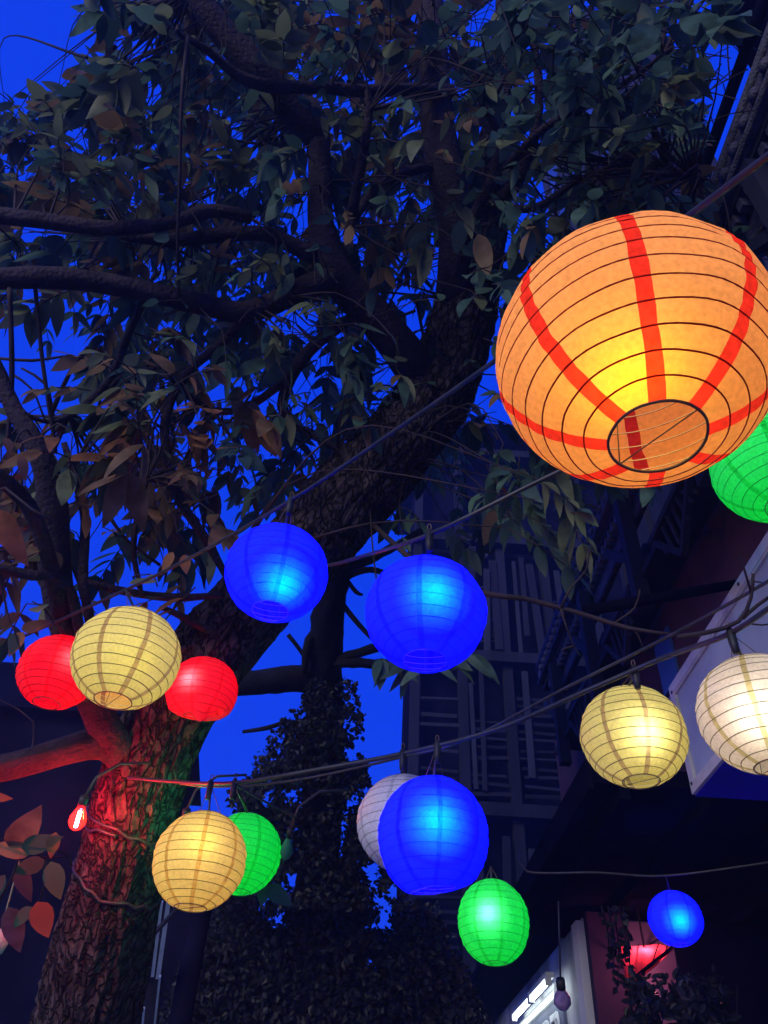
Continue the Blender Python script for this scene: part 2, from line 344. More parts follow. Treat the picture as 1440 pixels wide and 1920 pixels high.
# awning poles that stick out of the building
ap = empty('awning_pole', at_x(1370, 1100, 2.05), 'dark wooden pole sticking out over the lane above the blue window', 'pole')
m = MB(); m.tube(crom([at_x(1400, 1092, 2.05), pt(1250, 1118, 3.6), pt(1095, 1146, 3.5)], [0.032, 0.03, 0.026], 0.15)[0], 0.026, 8); m.build('pole', M['dark'], ap, True)
m = MB(); m.box((2.06, at_x(1400, 1092, 2.05).y, at_x(1400, 1092, 2.05).z), (0.06, 0.12, 0.12)); m.build('wall_plate', M['dark'], ap)

# dark canopy under the gallery
can = empty('shop_canopy', (2.4, 6.0, 3.5), 'wide dark canopy roofing the shop entrance at lower right', 'canopy')
m = MB(); m.box((2.85, 6.05, 3.55), (3.1, 3.4, 0.10)); m.build('roof_deck', M['dark'], can)
for k in range(6):
    m = MB(); m.box((1.5 + k * 0.52, 6.05, 3.46), (0.06, 3.36, 0.08)); m.build('rafter', M['dark'], can)
m = MB(); m.box((1.285, 6.05, 3.53), (0.03, 3.5, 0.18)); m.build('fascia', M['dark'], can)
for k, x in enumerate((3.9,)):
    m = MB(); m.box((x, 4.6 if x > 3 else 7.9, 1.75), (0.1, 0.1, 3.5)); m.build('post', M['dark'], can)

# ------------------------------------------------------------------ sign box on the wall
sb = empty('sign_box', (WX, 2.9, 3.4), 'big white box sign with riveted frame mounted high behind the white lantern', 'sign box')
y1 = at_x(1300, 1490, WX).y; z0 = at_x(1300, 1490, WX).z; z1 = at_x(1262, 1280, WX).z; y0 = 1.3
yc, yl, zc, zh = (y0 + y1) / 2, (y1 - y0), (z0 + z1) / 2, (z1 - z0)
m = MB(); m.box((WX + 0.22, yc, zc), (0.36, yl - 0.01, zh - 0.012)); m.build('body', M['signwhite'], sb)
m = MB(); m.box((WX + 0.025, yc - 0.02, zc), (0.03, yl - 0.1, zh - 0.1)); m.build('face_panel', M['signwhite'], sb)
for zz in (z0 + 0.03, z1 - 0.03):
    m = MB(); m.box((WX + 0.015, yc, zz), (0.045, yl, 0.06)); m.build('frame_rail', M['whiteframe'], sb)
m = MB(); m.box((WX + 0.0155, y1 - 0.03, zc), (0.044, 0.06, zh - 0.121)); m.build('frame_stile', M['whiteframe'], sb)
m = MB(); m.box((WX + 0.006, yc, z1 - 0.067), (0.02, yl - 0.08, 0.012)); m.build('bead', M['whiteframe'], sb)
scr = MB(); scr.tube([(0.004, 0, 0), (-0.004, 0, 0)], 0.010, 8); scr_me = scr.mesh('screw', M['screw'])
for y, z in ((y1 - 0.04, z1 - 0.05), (y1 - 0.03, z0 + 0.05), (y1 - 0.55, z1 - 0.03), (y1 - 1.1, z1 - 0.03), (y1 - 0.6, z0 + 0.03)):
    link('screw', scr_me, sb, Vector((WX - 0.008, y, z)))
m = MB(); m.box((WX + 0.21, yc, z0 - 0.006), (0.40, yl, 0.006)); m.build('underside_panel', M['bluelit_board'], sb)

# ------------------------------------------------------------------ corner shop down the lane with tube lights and lettering
shop = empty('corner_shop', (2.4, 9.8, 0), 'lit white shop wall with lettered board at the bottom of the lane', 'shop')
SY0, SY1 = 6.78, 11.8
m = MB(); m.box((2.7, (SY0 + SY1) / 2, 1.71), (1.8, SY1 - SY0, 3.42)); m.build('wall', M['white'], shop)
m = MB(); m.box((1.775, SY0 + 0.09, 1.7), (0.05, 0.18, 3.4)); m.build('corner_post', M['white'], shop)
m = MB(); m.box((1.60, (SY0 + SY1) / 2 + .6, 3.55), (0.6, SY1 - SY0 - 1.3, 0.08)); m.build('eave', M['dark'], shop)
m = MB(); m.box((1.97, SY0 - 0.06, 1.72), (0.32, 0.10, 3.44)); m.build('purple_post', M['purple'], shop)
sbd = MB(); sbd.box((1.785, 9.05, 2.72), (0.03, 2.9, 0.62)); sbo = sbd.build('sign_board', surf('sign_grey', (0.10, 0.12, 0.19), (0.14, 0.16, 0.25), 2, 0.6), shop)
fc = bpy.data.curves.new('lettering', 'FONT'); fc.body = 'CHOWDER'; fc.size = 0.46; fc.extrude = 0.006; fc.align_x = 'RIGHT'; fc.space_character = 0.95
_tmp = bpy.data.objects.new('lettering_curve', fc); COL.objects.link(_tmp); bpy.context.view_layer.update()
lme = bpy.data.meshes.new_from_object(_tmp); bpy.data.objects.remove(_tmp); lme.materials.clear(); lme.materials.append(surf('letter_white', (0.75, 0.78, 0.8), None, 5, 0.5))
fo = bpy.data.objects.new('lettering', lme); COL.objects.link(fo)
fo.parent = shop; fo.matrix_local = Matrix.Translation(Vector((1.762, 7.70, 2.54)) - shop.location) @ Matrix(((0, 0, -1, 0), (-1, 0, 0, 0), (0, 1, 0, 0), (0, 0, 0, 1))) @ Matrix.Diagonal((0.85, 1.28, 1, 1))
M['tube'] = glow('tube_light', (0.85, 0.97, 1.0), 9.0)
for k, (ya, yb, x, z) in enumerate(((7.40, 8.15, 1.62, 3.08), (8.22, 9.1, 1.62, 3.08), (7.65, 9.9, 1.74, 3.055))):
    tl = empty('tube_light', (x, (ya + yb) / 2, z), ('near fluorescent tube under the shop eave', 'far fluorescent tube under the shop eave', 'glowing strip standing in for the lit top edge of the lettered board')[k], 'tube light', 'fluorescent tubes lighting the shop')
    t = MB(); t.tube([(x, ya, z), (x, yb, z)], 0.022, 10); t.build('tube', M['tube'] if k < 2 else glow('lit_edge_glow', (.85, .97, 1), 1.5), tl)  # last one glows as the board's lit top edge, not a tube
    t = MB(); t.box((x + 0.02, (ya + yb) / 2, z + 0.05), (0.07, yb - ya, 0.04)); t.build('batten', M['whiteframe'], tl)
    for yy in (ya, yb):
        t = MB(); t.box((x, yy, z), (0.05, 0.03, 0.06)); t.build('end_cap', M['whiteframe'], tl)
m = MB(); m.box((2.31, SY0 - 0.03, 2.35), (0.36, 0.05, 2.1)); m.build('mauve_panel', M['mauve'], shop)
m = MB(); m.box((4.27, SY0 - 0.035, 1.72), (3.55, 0.05, 3.44)); m.build('dark_panel', M['dark'], shop)
# pale timber portal with slatted roof
pg = empty('slatted_portal', (1.3, 11.2, 0), 'small pale timber portal with slatted roof at the lane end', 'portal')
a = at_y(893, 1838, 11.2); b = at_y(985, 1828, 11.2)
m = MB(); m.box((a.x, 11.2, a.z / 2), (0.16, 0.16, a.z)); m.build('post', M['timber_pale'], pg)
m = MB(); m.box(((a.x + b.x) / 2 + .05, 11.2, a.z + 0.06), (b.x - a.x + 0.3, 0.16, 0.12)); m.build('lintel', M['timber_pale'], pg)
m = MB(); m.beam((a.x + 0.08, 11.2, a.z - 0.55), (a.x + 0.5, 11.2, a.z - 0.02), 0.08, 0.1, Vector((0, 1, 0))); m.build('brace', M['timber_pale'], pg)
ps = MB(); ps.box((0, 0, 0), (0.05, 1.1, 0.07)); ps_me = ps.mesh('roof_slat', M['timber_pale'])
for k in range(9): link('roof_slat', ps_me, pg, Vector((a.x + 0.1 + k * 0.085, 11.85, a.z + 0.16)))

# red cloth awning, lit from its own lamp side
M['redcloth'] = paper('red_cloth', (0.85, 0.09, 0.14), 0.7, 0.1, 20)
ra = empty('red_awning', (3.0, 7.4, 3.2), 'small red cloth awning below the little blue lantern', 'awning')
C4 = [at_y(1165, 1775, 6.4), at_y(1235, 1764, 6.4), at_y(1266, 1776, 6.2), at_y(1218, 1814, 6.0), at_y(1172, 1852, 6.0)]
rows = 7
top = [C4[0], C4[1], C4[2]]; bot = [C4[4], C4[3], C4[2]]
def pl(P, t):
    t *= len(P) - 1; i = min(int(t), len(P) - 2); return P[i].lerp(P[i + 1], t - i)
m = MB(); vs = []; NU, NV = 14, 6
for i in range(NU + 1):
    for j in range(NV + 1):
        p = pl(top, i / NU).lerp(pl(bot, i / NU), j / NV); p = p + Vector((0, 0.05 * math.sin(i * 1.3) * j / NV, -0.02 * math.sin(math.pi * i / NU))); vs.append(p)
m.add(vs, [(i * (NV + 1) + j, i * (NV + 1) + j + 1, (i + 1) * (NV + 1) + j + 1, (i + 1) * (NV + 1) + j) for i in range(NU) for j in range(NV)])
m.build('cloth', M['redcloth'], ra, True)
for c_ in C4[:2]:
    m = MB(); m.tube([c_ + Vector((0, -.02, .01)), Vector((c_.x, SY0 - .05, c_.z + .03))], .008, 6); m.build('arm', M['dark'], ra)
for k in (0.25, 0.55, 0.8):
    m = MB(); m.tube([pl(top, k) + Vector((0, .03, .0)), pl(bot, k) + Vector((0, .03, 0))], 0.004, 6); m.build('rib', M['dark'], ra)
q = at_y(1212, 1802, 6.38); al = empty('awning_lamp', q, 'small red lamp glowing behind the red awning', 'lamp')
m = MB(); m.tube([q + Vector((0, 0, z)) for z in (-.05, -.03, .03, .05)], [.01, .035, .035, .01], 10); m.build('bulb', glow('awning_bulb', (1, .22, .28), 120), al, True)
m = MB(); m.tube([q + Vector((0, 0, .05)), q + Vector((0, .02, .4))], .008, 6); m.build('lead', M['cable'], al)
m = MB(); m.tube([p + Vector((0, .03, 0.01)) for p in (C4[4], C4[3], C4[2])], 0.012, 6); m.build('rail', M['dark'], ra)

# ------------------------------------------------------------------ dark house on the left behind the trunk
lh = empty('dark_house', (-4, 8.6, 0), 'unlit dark house behind the tree trunk at far left', 'house')
m = MB(); m.box((-4.75, 8.9, 2.7), (5.0, 2.0, 5.4)); m.build('wall', M['dark'], lh)
m = MB(); m.add([(-7.4, 7.7, 5.4), (-2.15, 7.7, 5.4), (-2.15, 10.2, 5.4), (-7.4, 10.2, 5.4), (-7.4, 8.9, 6.6), (-2.3, 8.9, 6.6)], [(0, 1, 5, 4), (2, 3, 4, 5), (1, 2, 5), (3, 0, 4), (0, 3, 2, 1)]); m.build('roof', M['dark'], lh)
gw = empty('garden_wall', (-1.7, 8.3, 0), 'high dark garden wall between dark house and ivy', 'wall')
m = MB(); m.box((-1.6, 8.3, 1.9), (1.2, 0.25, 3.8)); m.build('masonry', M['dark'], gw)
m = MB(); m.box((-1.6, 8.3, 3.84), (1.24, 0.33, 0.08)); m.build('coping', M['timber'], gw)
# pale railing with crossing bars between the trunk and the ivy
rl = empty('garden_trellis', pt(285, 1920, 5.0), 'broken pale blue trellis bars between trunk and dark post', 'trellis')
for (xa, ya, xb, yb, rr) in ((238, 1772, 272, 1832, 8), (241, 1780, 268, 1826, 0), (252, 1772, 280, 1815, 4), (303, 1690, 286, 1830, 6), (316, 1690, 296, 1834, 8), (300, 1830, 290, 1920, 4), (270, 1890, 262, 1990, 4)):
    if rr == 0: continue
    A, B = pt(xa, ya, 5.0), pt(xb, yb, 5.05)
    m = MB(); m.beam(A, B, rr * 5.0 / F, 0.02, (CAM - A).normalized()); m.build('bar', surf('trellis_paint', (0.22, 0.28, 0.42), None, 9, 0.6) if 'tp' not in M else M['tp'], rl)
m = MB(); A, B = pt(228, 1826, 4.8), pt(345, 1690, 4.9); m.tube([A, A.lerp(B, .5) + Vector((0, 0, .02)), B], [0.012, 0.016, 0.014], 8); m.build('rail', M['timber_pale'], rl, True)
m = MB(); m.beam(pt(262, 2100, 5.1), pt(285, 1760, 5.1), 0.16, 0.03, Vector((0, -1, 0))); m.build('screen_panel', M['timber'], rl)

# dark post carrying a little maroon board
sp = empty('sign_post', (pt(350, 1850, 5.2).x, pt(350, 1850, 5.2).y, 0), 'dark post with a small maroon board above the lower yellow lantern', 'sign post')
P0 = pt(350, 1850, 5.2)
topz = pt(408, 1500, 5.2).z
m = MB(); m.tube([(P0.x, P0.y, 0), (P0.x, P0.y, topz)], 0.075, 14); m.build('post', M['dark'], sp, True)
m = MB(); m.box((P0.x + 0.04, P0.y - 0.1, topz - 0.02), (0.26, 0.05, 0.24)); m.build('board', surf('maroon_sign', (0.06, 0.012, 0.02), None, 6, 0.6), sp)
m = MB(); m.box((P0.x - 0.06, P0.y - 0.1, topz + 0.125), (0.05, 0.05, 0.05)); m.build('finial', M['dark'], sp)

# ------------------------------------------------------------------ the big tree
def barkdisp(amp, vs=2.2, hs=15.0):
    def f(c, dv, r, i, th):
        o = dv * (r * hs)
        q = o + c * vs
        w_ = noise.noise(c * 3.1 + dv * 1.5) * 0.8
        q = q + Vector((w_, -w_, w_))
        n1 = 1 - abs(noise.noise(q)) * 2; n2 = 1 - abs(noise.noise(q * 2.3 + Vector((7, 3, 1)))) * 2
        n4 = noise.noise(o * 3.2 + c * (vs * 3.5))
        ridge = n1 * abs(n1) * 0.75 + n2 * 0.35 + n4 * 0.28
        return amp * (ridge - 0.4) + 0.10 * r * noise.noise(c * 1.6 + dv * 0.9)
    return f
tree = empty('big_tree', (pt(120, 2300, 3.5).x, pt(120, 2300, 3.5).y, 0), 'large leaning tree with rough bark lit red and green low down', 'tree')
TP = [(95, 2300, 3.5, 118), (135, 2080, 3.45, 102), (165, 1900, 3.4, 90), (195, 1760, 3.4, 84), (228, 1620, 3.4, 78), (262, 1480, 3.42, 76), (300, 1370, 3.5, 74), (370, 1250, 3.6, 72), (465, 1140, 3.8, 72), (560, 1040, 4.0, 74),
      (650, 940, 4.2, 76), (745, 840, 4.45, 72), (815, 740, 4.7, 66), (862, 620, 4.9, 58), (892, 500, 5.1, 50), (912, 390, 5.3, 38), (925, 270, 5.5, 26), (940, 140, 5.7, 18), (950, -40, 5.9, 14)]
P, rr = crom([pt(a, b, c) for a, b, c, d in TP], [d * c / F for a, b, c, d in TP], 0.022)
trunk_path, trunk_rad = P, rr
m = MB(); m.tube(P, rr, 170, disp=barkdisp(0.024, 3.4, 24.0)); m.build('trunk', M['bark'], tree, True)
def proj(p):
    d = p - CAM; z = d.dot(FW); return (720 + F * d.dot(RT) / z, 960 - F * d.dot(UPV) / z)
LIMBPX = []
LANT = [(1190, 668, 254, 1.14), (1446, 876, 106, 2.05), (519, 1074, 95, 2.3), (798, 1150, 112, 1.95), (237, 1233, 98, 2.52), (109, 1260, 71, 3.06), (379, 1296, 66, 3.3), (1187, 1380, 96, 2.27), (758, 1542, 88, 2.5), (375, 1613, 85, 2.56), (456, 1600, 70, 2.9)]
LP = []            # points where twigs may attach
for i in range(len(P) // 2, len(P), 4): LP.append(P[i])
def limb(px, mat='limb', name='limb', owner=None, n=14, amp=0.006, step=0.05, grow=True):
    P, rr = crom([pt(a, b, c) for a, b, c, d in px], [d * c / F for a, b, c, d in px], step)
    m = MB(); m.tube(P, rr, n, disp=barkdisp(amp, 3.0, 20.0)); o = m.build(name, M[mat], owner or tree, True)
    if grow: LP.extend(P[::3])
    if grow: LIMBPX.extend((proj(P[i])[0], proj(P[i])[1], (P[i] - CAM).dot(FW), rr[i] * F / (P[i] - CAM).dot(FW)) for i in range(0, len(P), 2))
    return o
limb([(850, 560, 4.9, 34), (858, 440, 4.8, 34), (838, 330, 4.8, 33), (820, 230, 4.9, 31), (812, 120, 5.0, 28), (805, -60, 5.2, 24)], n=22)
limb([(800, 720, 4.7, 40), (745, 645, 4.5, 36), (690, 580, 4.4, 34), (630, 515, 4.3, 32), (603, 430, 4.3, 24), (600, 330, 4.35, 21), (596, 240, 4.4, 20), (580, 200, 4.5, 20)], n=22)
limb([(640, 520, 4.3, 27), (585, 535, 4.2, 22), (520, 565, 4.1, 20), (455, 585, 4.0, 19), (370, 570, 3.9, 19), (280, 548, 3.8, 18), (190, 530, 3.7, 19), (90, 520, 3.6, 20), (-60, 525, 3.5, 20)], n=18)
limb([(600, 260, 4.4, 28), (545, 200, 4.3, 30), (485, 135, 4.2, 30), (430, 75, 4.15, 27), (380, 10, 4.1, 24), (340, -60, 4.1, 20)], n=18)
limb([(845, 170, 4.9, 12), (760, 168, 4.6, 11), (680, 170, 4.3, 11), (600, 165, 4.1, 11), (510, 162, 3.9, 12), (445, 140, 3.8, 10), (390, 95, 3.7, 7), (330, 60, 3.6, 5)])
limb([(470, 410, 4.0, 10), (400, 395, 3.9, 12), (310, 420, 3.8, 12), (200, 428, 3.7, 14), (90, 415, 3.65, 15), (-40, 400, 3.6, 16)])
limb([(590, 480, 4.25, 16), (500, 440, 4.2, 13), (420, 440, 4.2, 13), (320, 450, 4.1, 12), (240, 445, 4.0, 9)])
limb([(858, 520, 4.8, 14), (880, 430, 4.6, 13), (925, 330, 4.5, 11), (930, 250, 4.45, 8), (905, 190, 4.4, 7), (880, 120, 4.4, 5)])
limb([(920, 400, 5.2, 16), (980, 320, 5.0, 12), (1010, 200, 4.9, 9), (1000, 60, 4.9, 7)])
limb([(930, 340, 5.2, 12), (1010, 250, 4.8, 8), (1090, 200, 4.5, 6), (1180, 150, 4.2, 5), (1260, 90, 4.0, 4)])
limb([(900, 500, 5.0, 10), (970, 480, 4.6, 7), (1060, 520, 4.3, 5), (1100, 560, 4.2, 3)])
limb([(915, 380, 5.1, 9), (1000, 390, 4.6, 7), (1100, 330, 4.2, 5), (1200, 300, 3.9, 4), (1300, 330, 3.7, 3)])
limb([(815, 310, 4.8, 10), (740, 330, 4.5, 9), (690, 370, 4.3, 8), (650, 440, 4.2, 8)])
limb([(660, 400, 4.2, 9), (675, 320, 4.1, 9), (690, 230, 4.0, 7), (690, 170, 4.0, 5)])
limb([(690, 580, 4.4, 12), (610, 630, 4.4, 11), (555, 690, 4.4, 12), (530, 760, 4.4, 10), (560, 800, 4.4, 8), (650, 850, 4.3, 5)])
limb([(470, 580, 4.0, 10), (420, 640, 4.1, 8), (350, 700, 4.0, 8), (310, 790, 3.9, 9), (330, 920, 3.7, 9), (385, 1010, 3.6, 8), (430, 1090, 3.6, 6)])
limb([(550, 700, 4.4, 9), (470, 760, 4.3, 7), (400, 770, 4.2, 6), (340, 730, 4.1, 6), (290, 660, 4.0, 5)])
limb([(270, 560, 3.8, 8), (235, 640, 3.9, 7), (200, 720, 3.9, 7), (130, 780, 3.8, 6), (80, 790, 3.7, 4), (0, 750, 3.6, 4)])
limb([(190, 740, 3.9, 5), (240, 700, 3.9, 4), (300, 690, 3.9, 3)])
limb([(250, 1440, 3.4, 36), (205, 1380, 3.3, 32), (175, 1310, 3.25, 28), (130, 1200, 3.2, 28), (105, 1080, 3.2, 28), (100, 950, 3.2, 26), (75, 850, 3.2, 20), (30, 770, 3.25, 15), (-20, 660, 3.3, 11), (-70, 560, 3.4, 7)], n=18, amp=0.01)
limb([(115, 1150, 3.1, 16), (85, 1020, 2.9, 14), (40, 930, 2.8, 15), (-40, 870, 2.7, 16)])
limb([(270, 1420, 3.45, 34), (190, 1395, 3.3, 30), (110, 1412, 3.2, 26), (0, 1440, 3.1, 24), (-90, 1450, 3.0, 22)], n=18, amp=0.012)
limb([(160, 1270, 3.2, 9), (130, 1100, 3.0, 9), (60, 1080, 2.9, 9), (-30, 1060, 2.8, 9)])
limb([(170, 1180, 3.2, 8), (155, 1080, 3.2, 9), (160, 980, 3.3, 9), (142, 900, 3.3, 7), (120, 830, 3.3, 5)])
limb([(160, 1090, 3.2, 6), (240, 1110, 3.3, 7), (330, 1120, 3.4, 7), (420, 1115, 3.5, 5)])
limb([(265, 1110, 3.3, 4), (250, 1020, 3.3, 5), (275, 900, 3.3, 4)])
for q in ([(18, 540, 3.5, 5), (22, 700, 3.5, 5), (14, 840, 3.5, 4)], [(66, 540, 3.6, 4), (80, 680, 3.6, 4), (98, 800, 3.6, 4), (105, 850, 3.6, 3)], [(0, 672, 3.6, 3), (60, 676, 3.6, 3), (120, 668, 3.6, 2)], [(98, 770, 3.7, 5), (130, 700, 3.7, 4), (165, 650, 3.7, 3)],
          [(100, 780, 3.7, 4), (85, 720, 3.7, 3), (40, 690, 3.7, 2)], [(20, 700, 3.6, 3), (60, 730, 3.6, 2), (85, 790, 3.6, 2)], [(360, 700, 4.0, 4), (400, 770, 4.0, 4), (440, 830, 4.0, 3), (470, 880, 4.0, 3)], [(390, 800, 4.0, 3), (430, 790, 4.0, 3), (470, 740, 4.1, 2)],
          [(780, 560, 4.5, 3), (790, 610, 4.5, 3), (800, 660, 4.5, 2)], [(820, 580, 4.6, 3), (800, 600, 4.6, 2)], [(352, 70, 3.6, 4), (341, 180, 3.55, 3.5), (337, 330, 3.6, 3), (333, 460, 3.7, 3), (336, 556, 3.82, 3)], [(200, 960, 3.4, 4), (235, 1010, 3.4, 3), (300, 1060, 3.4, 3)], [(40, 900, 2.9, 4), (30, 960, 2.9, 3)]):
    limb(q, 'twig', 'branchlet', n=7, amp=.001, grow=False)
limb([(480, 1150, 3.8, 10), (440, 1200, 3.6, 8), (330, 1150, 3.4, 5), (300, 1140, 3.4, 3)])
limb([(440, 1250, 3.6, 26), (495, 1185, 3.8, 24), (530, 1130, 4.0, 22)], grow=False)
# ---- leaves
def leaf_geo(v):
    fold = (0.10, 0.16, 0.05, 0.20, 0.12)[v]; droop = (0.18, 0.30, 0.10, 0.24, 0.38)[v]; wd = (0.205, 0.17, 0.235, 0.19, 0.155)[v]; tw = (0.0, .12, -.1, .2, -.18)[v]
    vs = [(0, 0, 0)]
    ts = (0.14, 0.32, 0.52, 0.72, 0.88)
    for t in ts:
        hw = wd * (math.sin(math.pi * t ** 0.72) ** 0.85) * (1.0 if t < .8 else .92)
        z = -droop * t * t
        for sgn in (-1, 0, 1): vs.append((t, sgn * hw, z + abs(sgn) * fold * hw + sgn * tw * hw * t))
    vs.append((1.0, 0.01, -droop))
    fs = [(0, 1, 2), (0, 2, 3)]
    for i in range(4):
        b = 1 + i * 3; fs += [(b, b + 3, b + 4, b + 1), (b + 1, b + 4, b + 5, b + 2)]
    e = 1 + 4 * 3; fs += [(e, 16, e + 1), (e + 1, 16, e + 2)]
    return np.array(vs), fs
LG = [leaf_geo(v) for v in range(5)]
LMESH = {}
for v in range(5):
    for k in range(5):
        me = bpy.data.meshes.new('leaf'); me.from_pydata([tuple(x) for x in LG[v][0]], [], LG[v][1]); me.materials.append(LEAF[k])
        me.polygons.foreach_set('use_smooth', [True] * len(LG[v][1])); me.update(); LMESH[v, k] = me
DENS = ["10259" + "9" * 15 + "8862", "00017" + "9" * 15 + "8861", "23268" + "9" * 15 + "9820", "64578" + "9" * 5 + "66" + "9" * 8 + "9920", "78888" + "9" * 17 + "40", "8878899679999967999998" + "40", "998769986999999999998" + "830",
        "988899998899999789998" + "777", "887899999999998688755" + "432", "423899999999434567654" + "322", "212799988887325543333" + "322", "1116995998776554333" + "33222", "101699488877653333333" + "222", "225788445765547444433" + "222",
        "656756765544456553333" + "222", "544567865434346554222" + "211", "653356753222466543000" + "000", "643444321001343000000" + "000", "543322210000000000000" + "000", "653200000000000000000" + "000",
        "532000000000000000000" + "000", "431000000000000000000" + "000", "520000000000000000000" + "000"]
leaf_rec = []          # (matrix 3x4, variant, material, nearness)
twigs = MB()
LPa = np.array([tuple(p) for p in LP])
def pick_mat(px, py):
    r = random.random()
    if px < 450 and 680 < py < 1130: return (4 if r < .20 else 3 if r < .62 else 1 if r < .85 else 2)  # warm lantern light given as brown and rust leaf colour
    if px < 480 and 180 < py < 520: return (3 if r < .22 else 1 if r < .6 else 0 if r < .85 else 2)
    if px > 880: return (0 if r < .6 else 2 if r < .8 else 1 if r < .95 else 3)
    if 560 < px < 880 and py < 480: return (3 if r < .3 else 1 if r < .6 else 0 if r < .8 else 2)
    return (0 if r < .4 else 1 if r < .68 else 2 if r < .9 else 3)
def add_leaf(base, d, nrm, L, mi, wscale=1.0):
    d = d.normalized(); s = nrm.cross(d)
    if s.length < 1e-3: s = Vector((1, 0, 0)).cross(d)
    s.normalize(); n = d.cross(s)
    leaf_rec.append((Matrix(((d.x * L, s.x * L * wscale, n.x * L, base.x), (d.y * L, s.y * L * wscale, n.y * L, base.y), (d.z * L, s.z * L * wscale, n.z * L, base.z), (0, 0, 0, 1))), random.randrange(5), mi, L / (base - CAM).length))
def cluster(base, d, mi_fn, nleaf=7, size=0.13, stem=0.22):
    """a compound leaf: leaflets in pairs along a drooping stalk"""
    d = d.normalized(); p = base.copy(); pts = [p.copy()]
    side = d.cross(Vector((random.uniform(-.3, .3), random.uniform(-.3, .3), 1)))
    side = side.normalized() if side.length > 1e-3 else Vector((1, 0, 0))
    pairs = nleaf // 2
    mi = mi_fn()
    for k in range(pairs):
        d2 = (d + Vector((0, 0, -0.25 * (k + 1)))).normalized()
        p = p + d2 * (stem / pairs); pts.append(p.copy())
        for sgn in (-1, 1):
            ld = (d2 * 0.55 + side * sgn * random.uniform(.6, 1.0) + Vector((0, 0, random.uniform(-.7, -.1))))
            nn = Vector((random.uniform(-.5, .5), random.uniform(-.6, .3), 1))
            add_leaf(p, ld, nn, size * random.uniform(.7, 1.15), mi if random.random() < .75 else mi_fn())
    add_leaf(p, d + Vector((0, 0, -.6)), Vector((random.uniform(-.5, .5), random.uniform(-.6, .3), 1)), size * random.uniform(.9, 1.3), mi)
    twigs.tube(pts, [0.003] * len(pts), 4, caps=False)
def twig_to(base):
    if random.random() < .35: return Vector((random.uniform(-1, 1), random.uniform(-1, 1), -.2)).normalized()
    q = LPa - np.array(tuple(base)); i = int(np.argmin((q * q).sum(1))); a = Vector(LPa[i])
    L = (base - a).length
    if L > 1.6: a = base + (a - base).normalized() * 1.6; L = 1.6
    mid = (a + base) / 2 + Vector((random.uniform(-.2, .2), random.uniform(-.2, .2), random.uniform(-.05, .28))) * L
    P, r_ = crom([a, mid, base], [0.006 + 0.003 * L, 0.004, 0.0022], 0.12)
    twigs.tube(P, r_, 5, caps=False)
    return (base - mid).normalized()
for row, line in enumerate(DENS):
    for c, ch in enumerate(line[:24]):
        dn = int(ch) / 9.0
        if dn == 0: continue
        lam = 5.6 * dn ** 1.5
        for _ in range(int(lam) + (random.random() < lam % 1)):
            px, py = (c + random.random()) * 60, (row + random.random()) * 60 - 25
            far = random.random()
            lo, hi = (3.7, 6.6)
            if px > 900: lo, hi = (3.0, 5.4)
            if py > 700 and px < 450: lo, hi = (3.0, 4.8)
            if py > 1100: lo, hi = (2.8, 3.8)
            zc_ = lo + (hi - lo) * far
            if any(math.hypot(px - a, py - b_) < r_ * 1.15 + 35 and b_ > 1000 for a, b_, r_, zz in LANT): continue
            base = pt(px, py, zc_)
            td = twig_to(base)
            cluster(base, td + Vector((random.uniform(-.7, .7), random.uniform(-.7, .7), random.uniform(-.5, .2))), lambda px=px, py=py: pick_mat(px, py), random.choice((5, 7, 7, 9)), random.choice((random.uniform(.10, .15), random.uniform(0.14, 0.22))), random.uniform(.14, .28))
# overflow beyond the edges of the frame so the crown has an outside
for _ in range(170):
    px, py = random.uniform(-350, 1500), random.uniform(-420, -40)
    base = pt(px, py, random.uniform(3.8, 6.5)); td = twig_to(base)
    cluster(base, td + Vector((random.uniform(-.7, .7), random.uniform(-.7, .7), random.uniform(-.5, .2))), lambda: pick_mat(600, 600), 7, random.uniform(0.12, 0.17), .24)
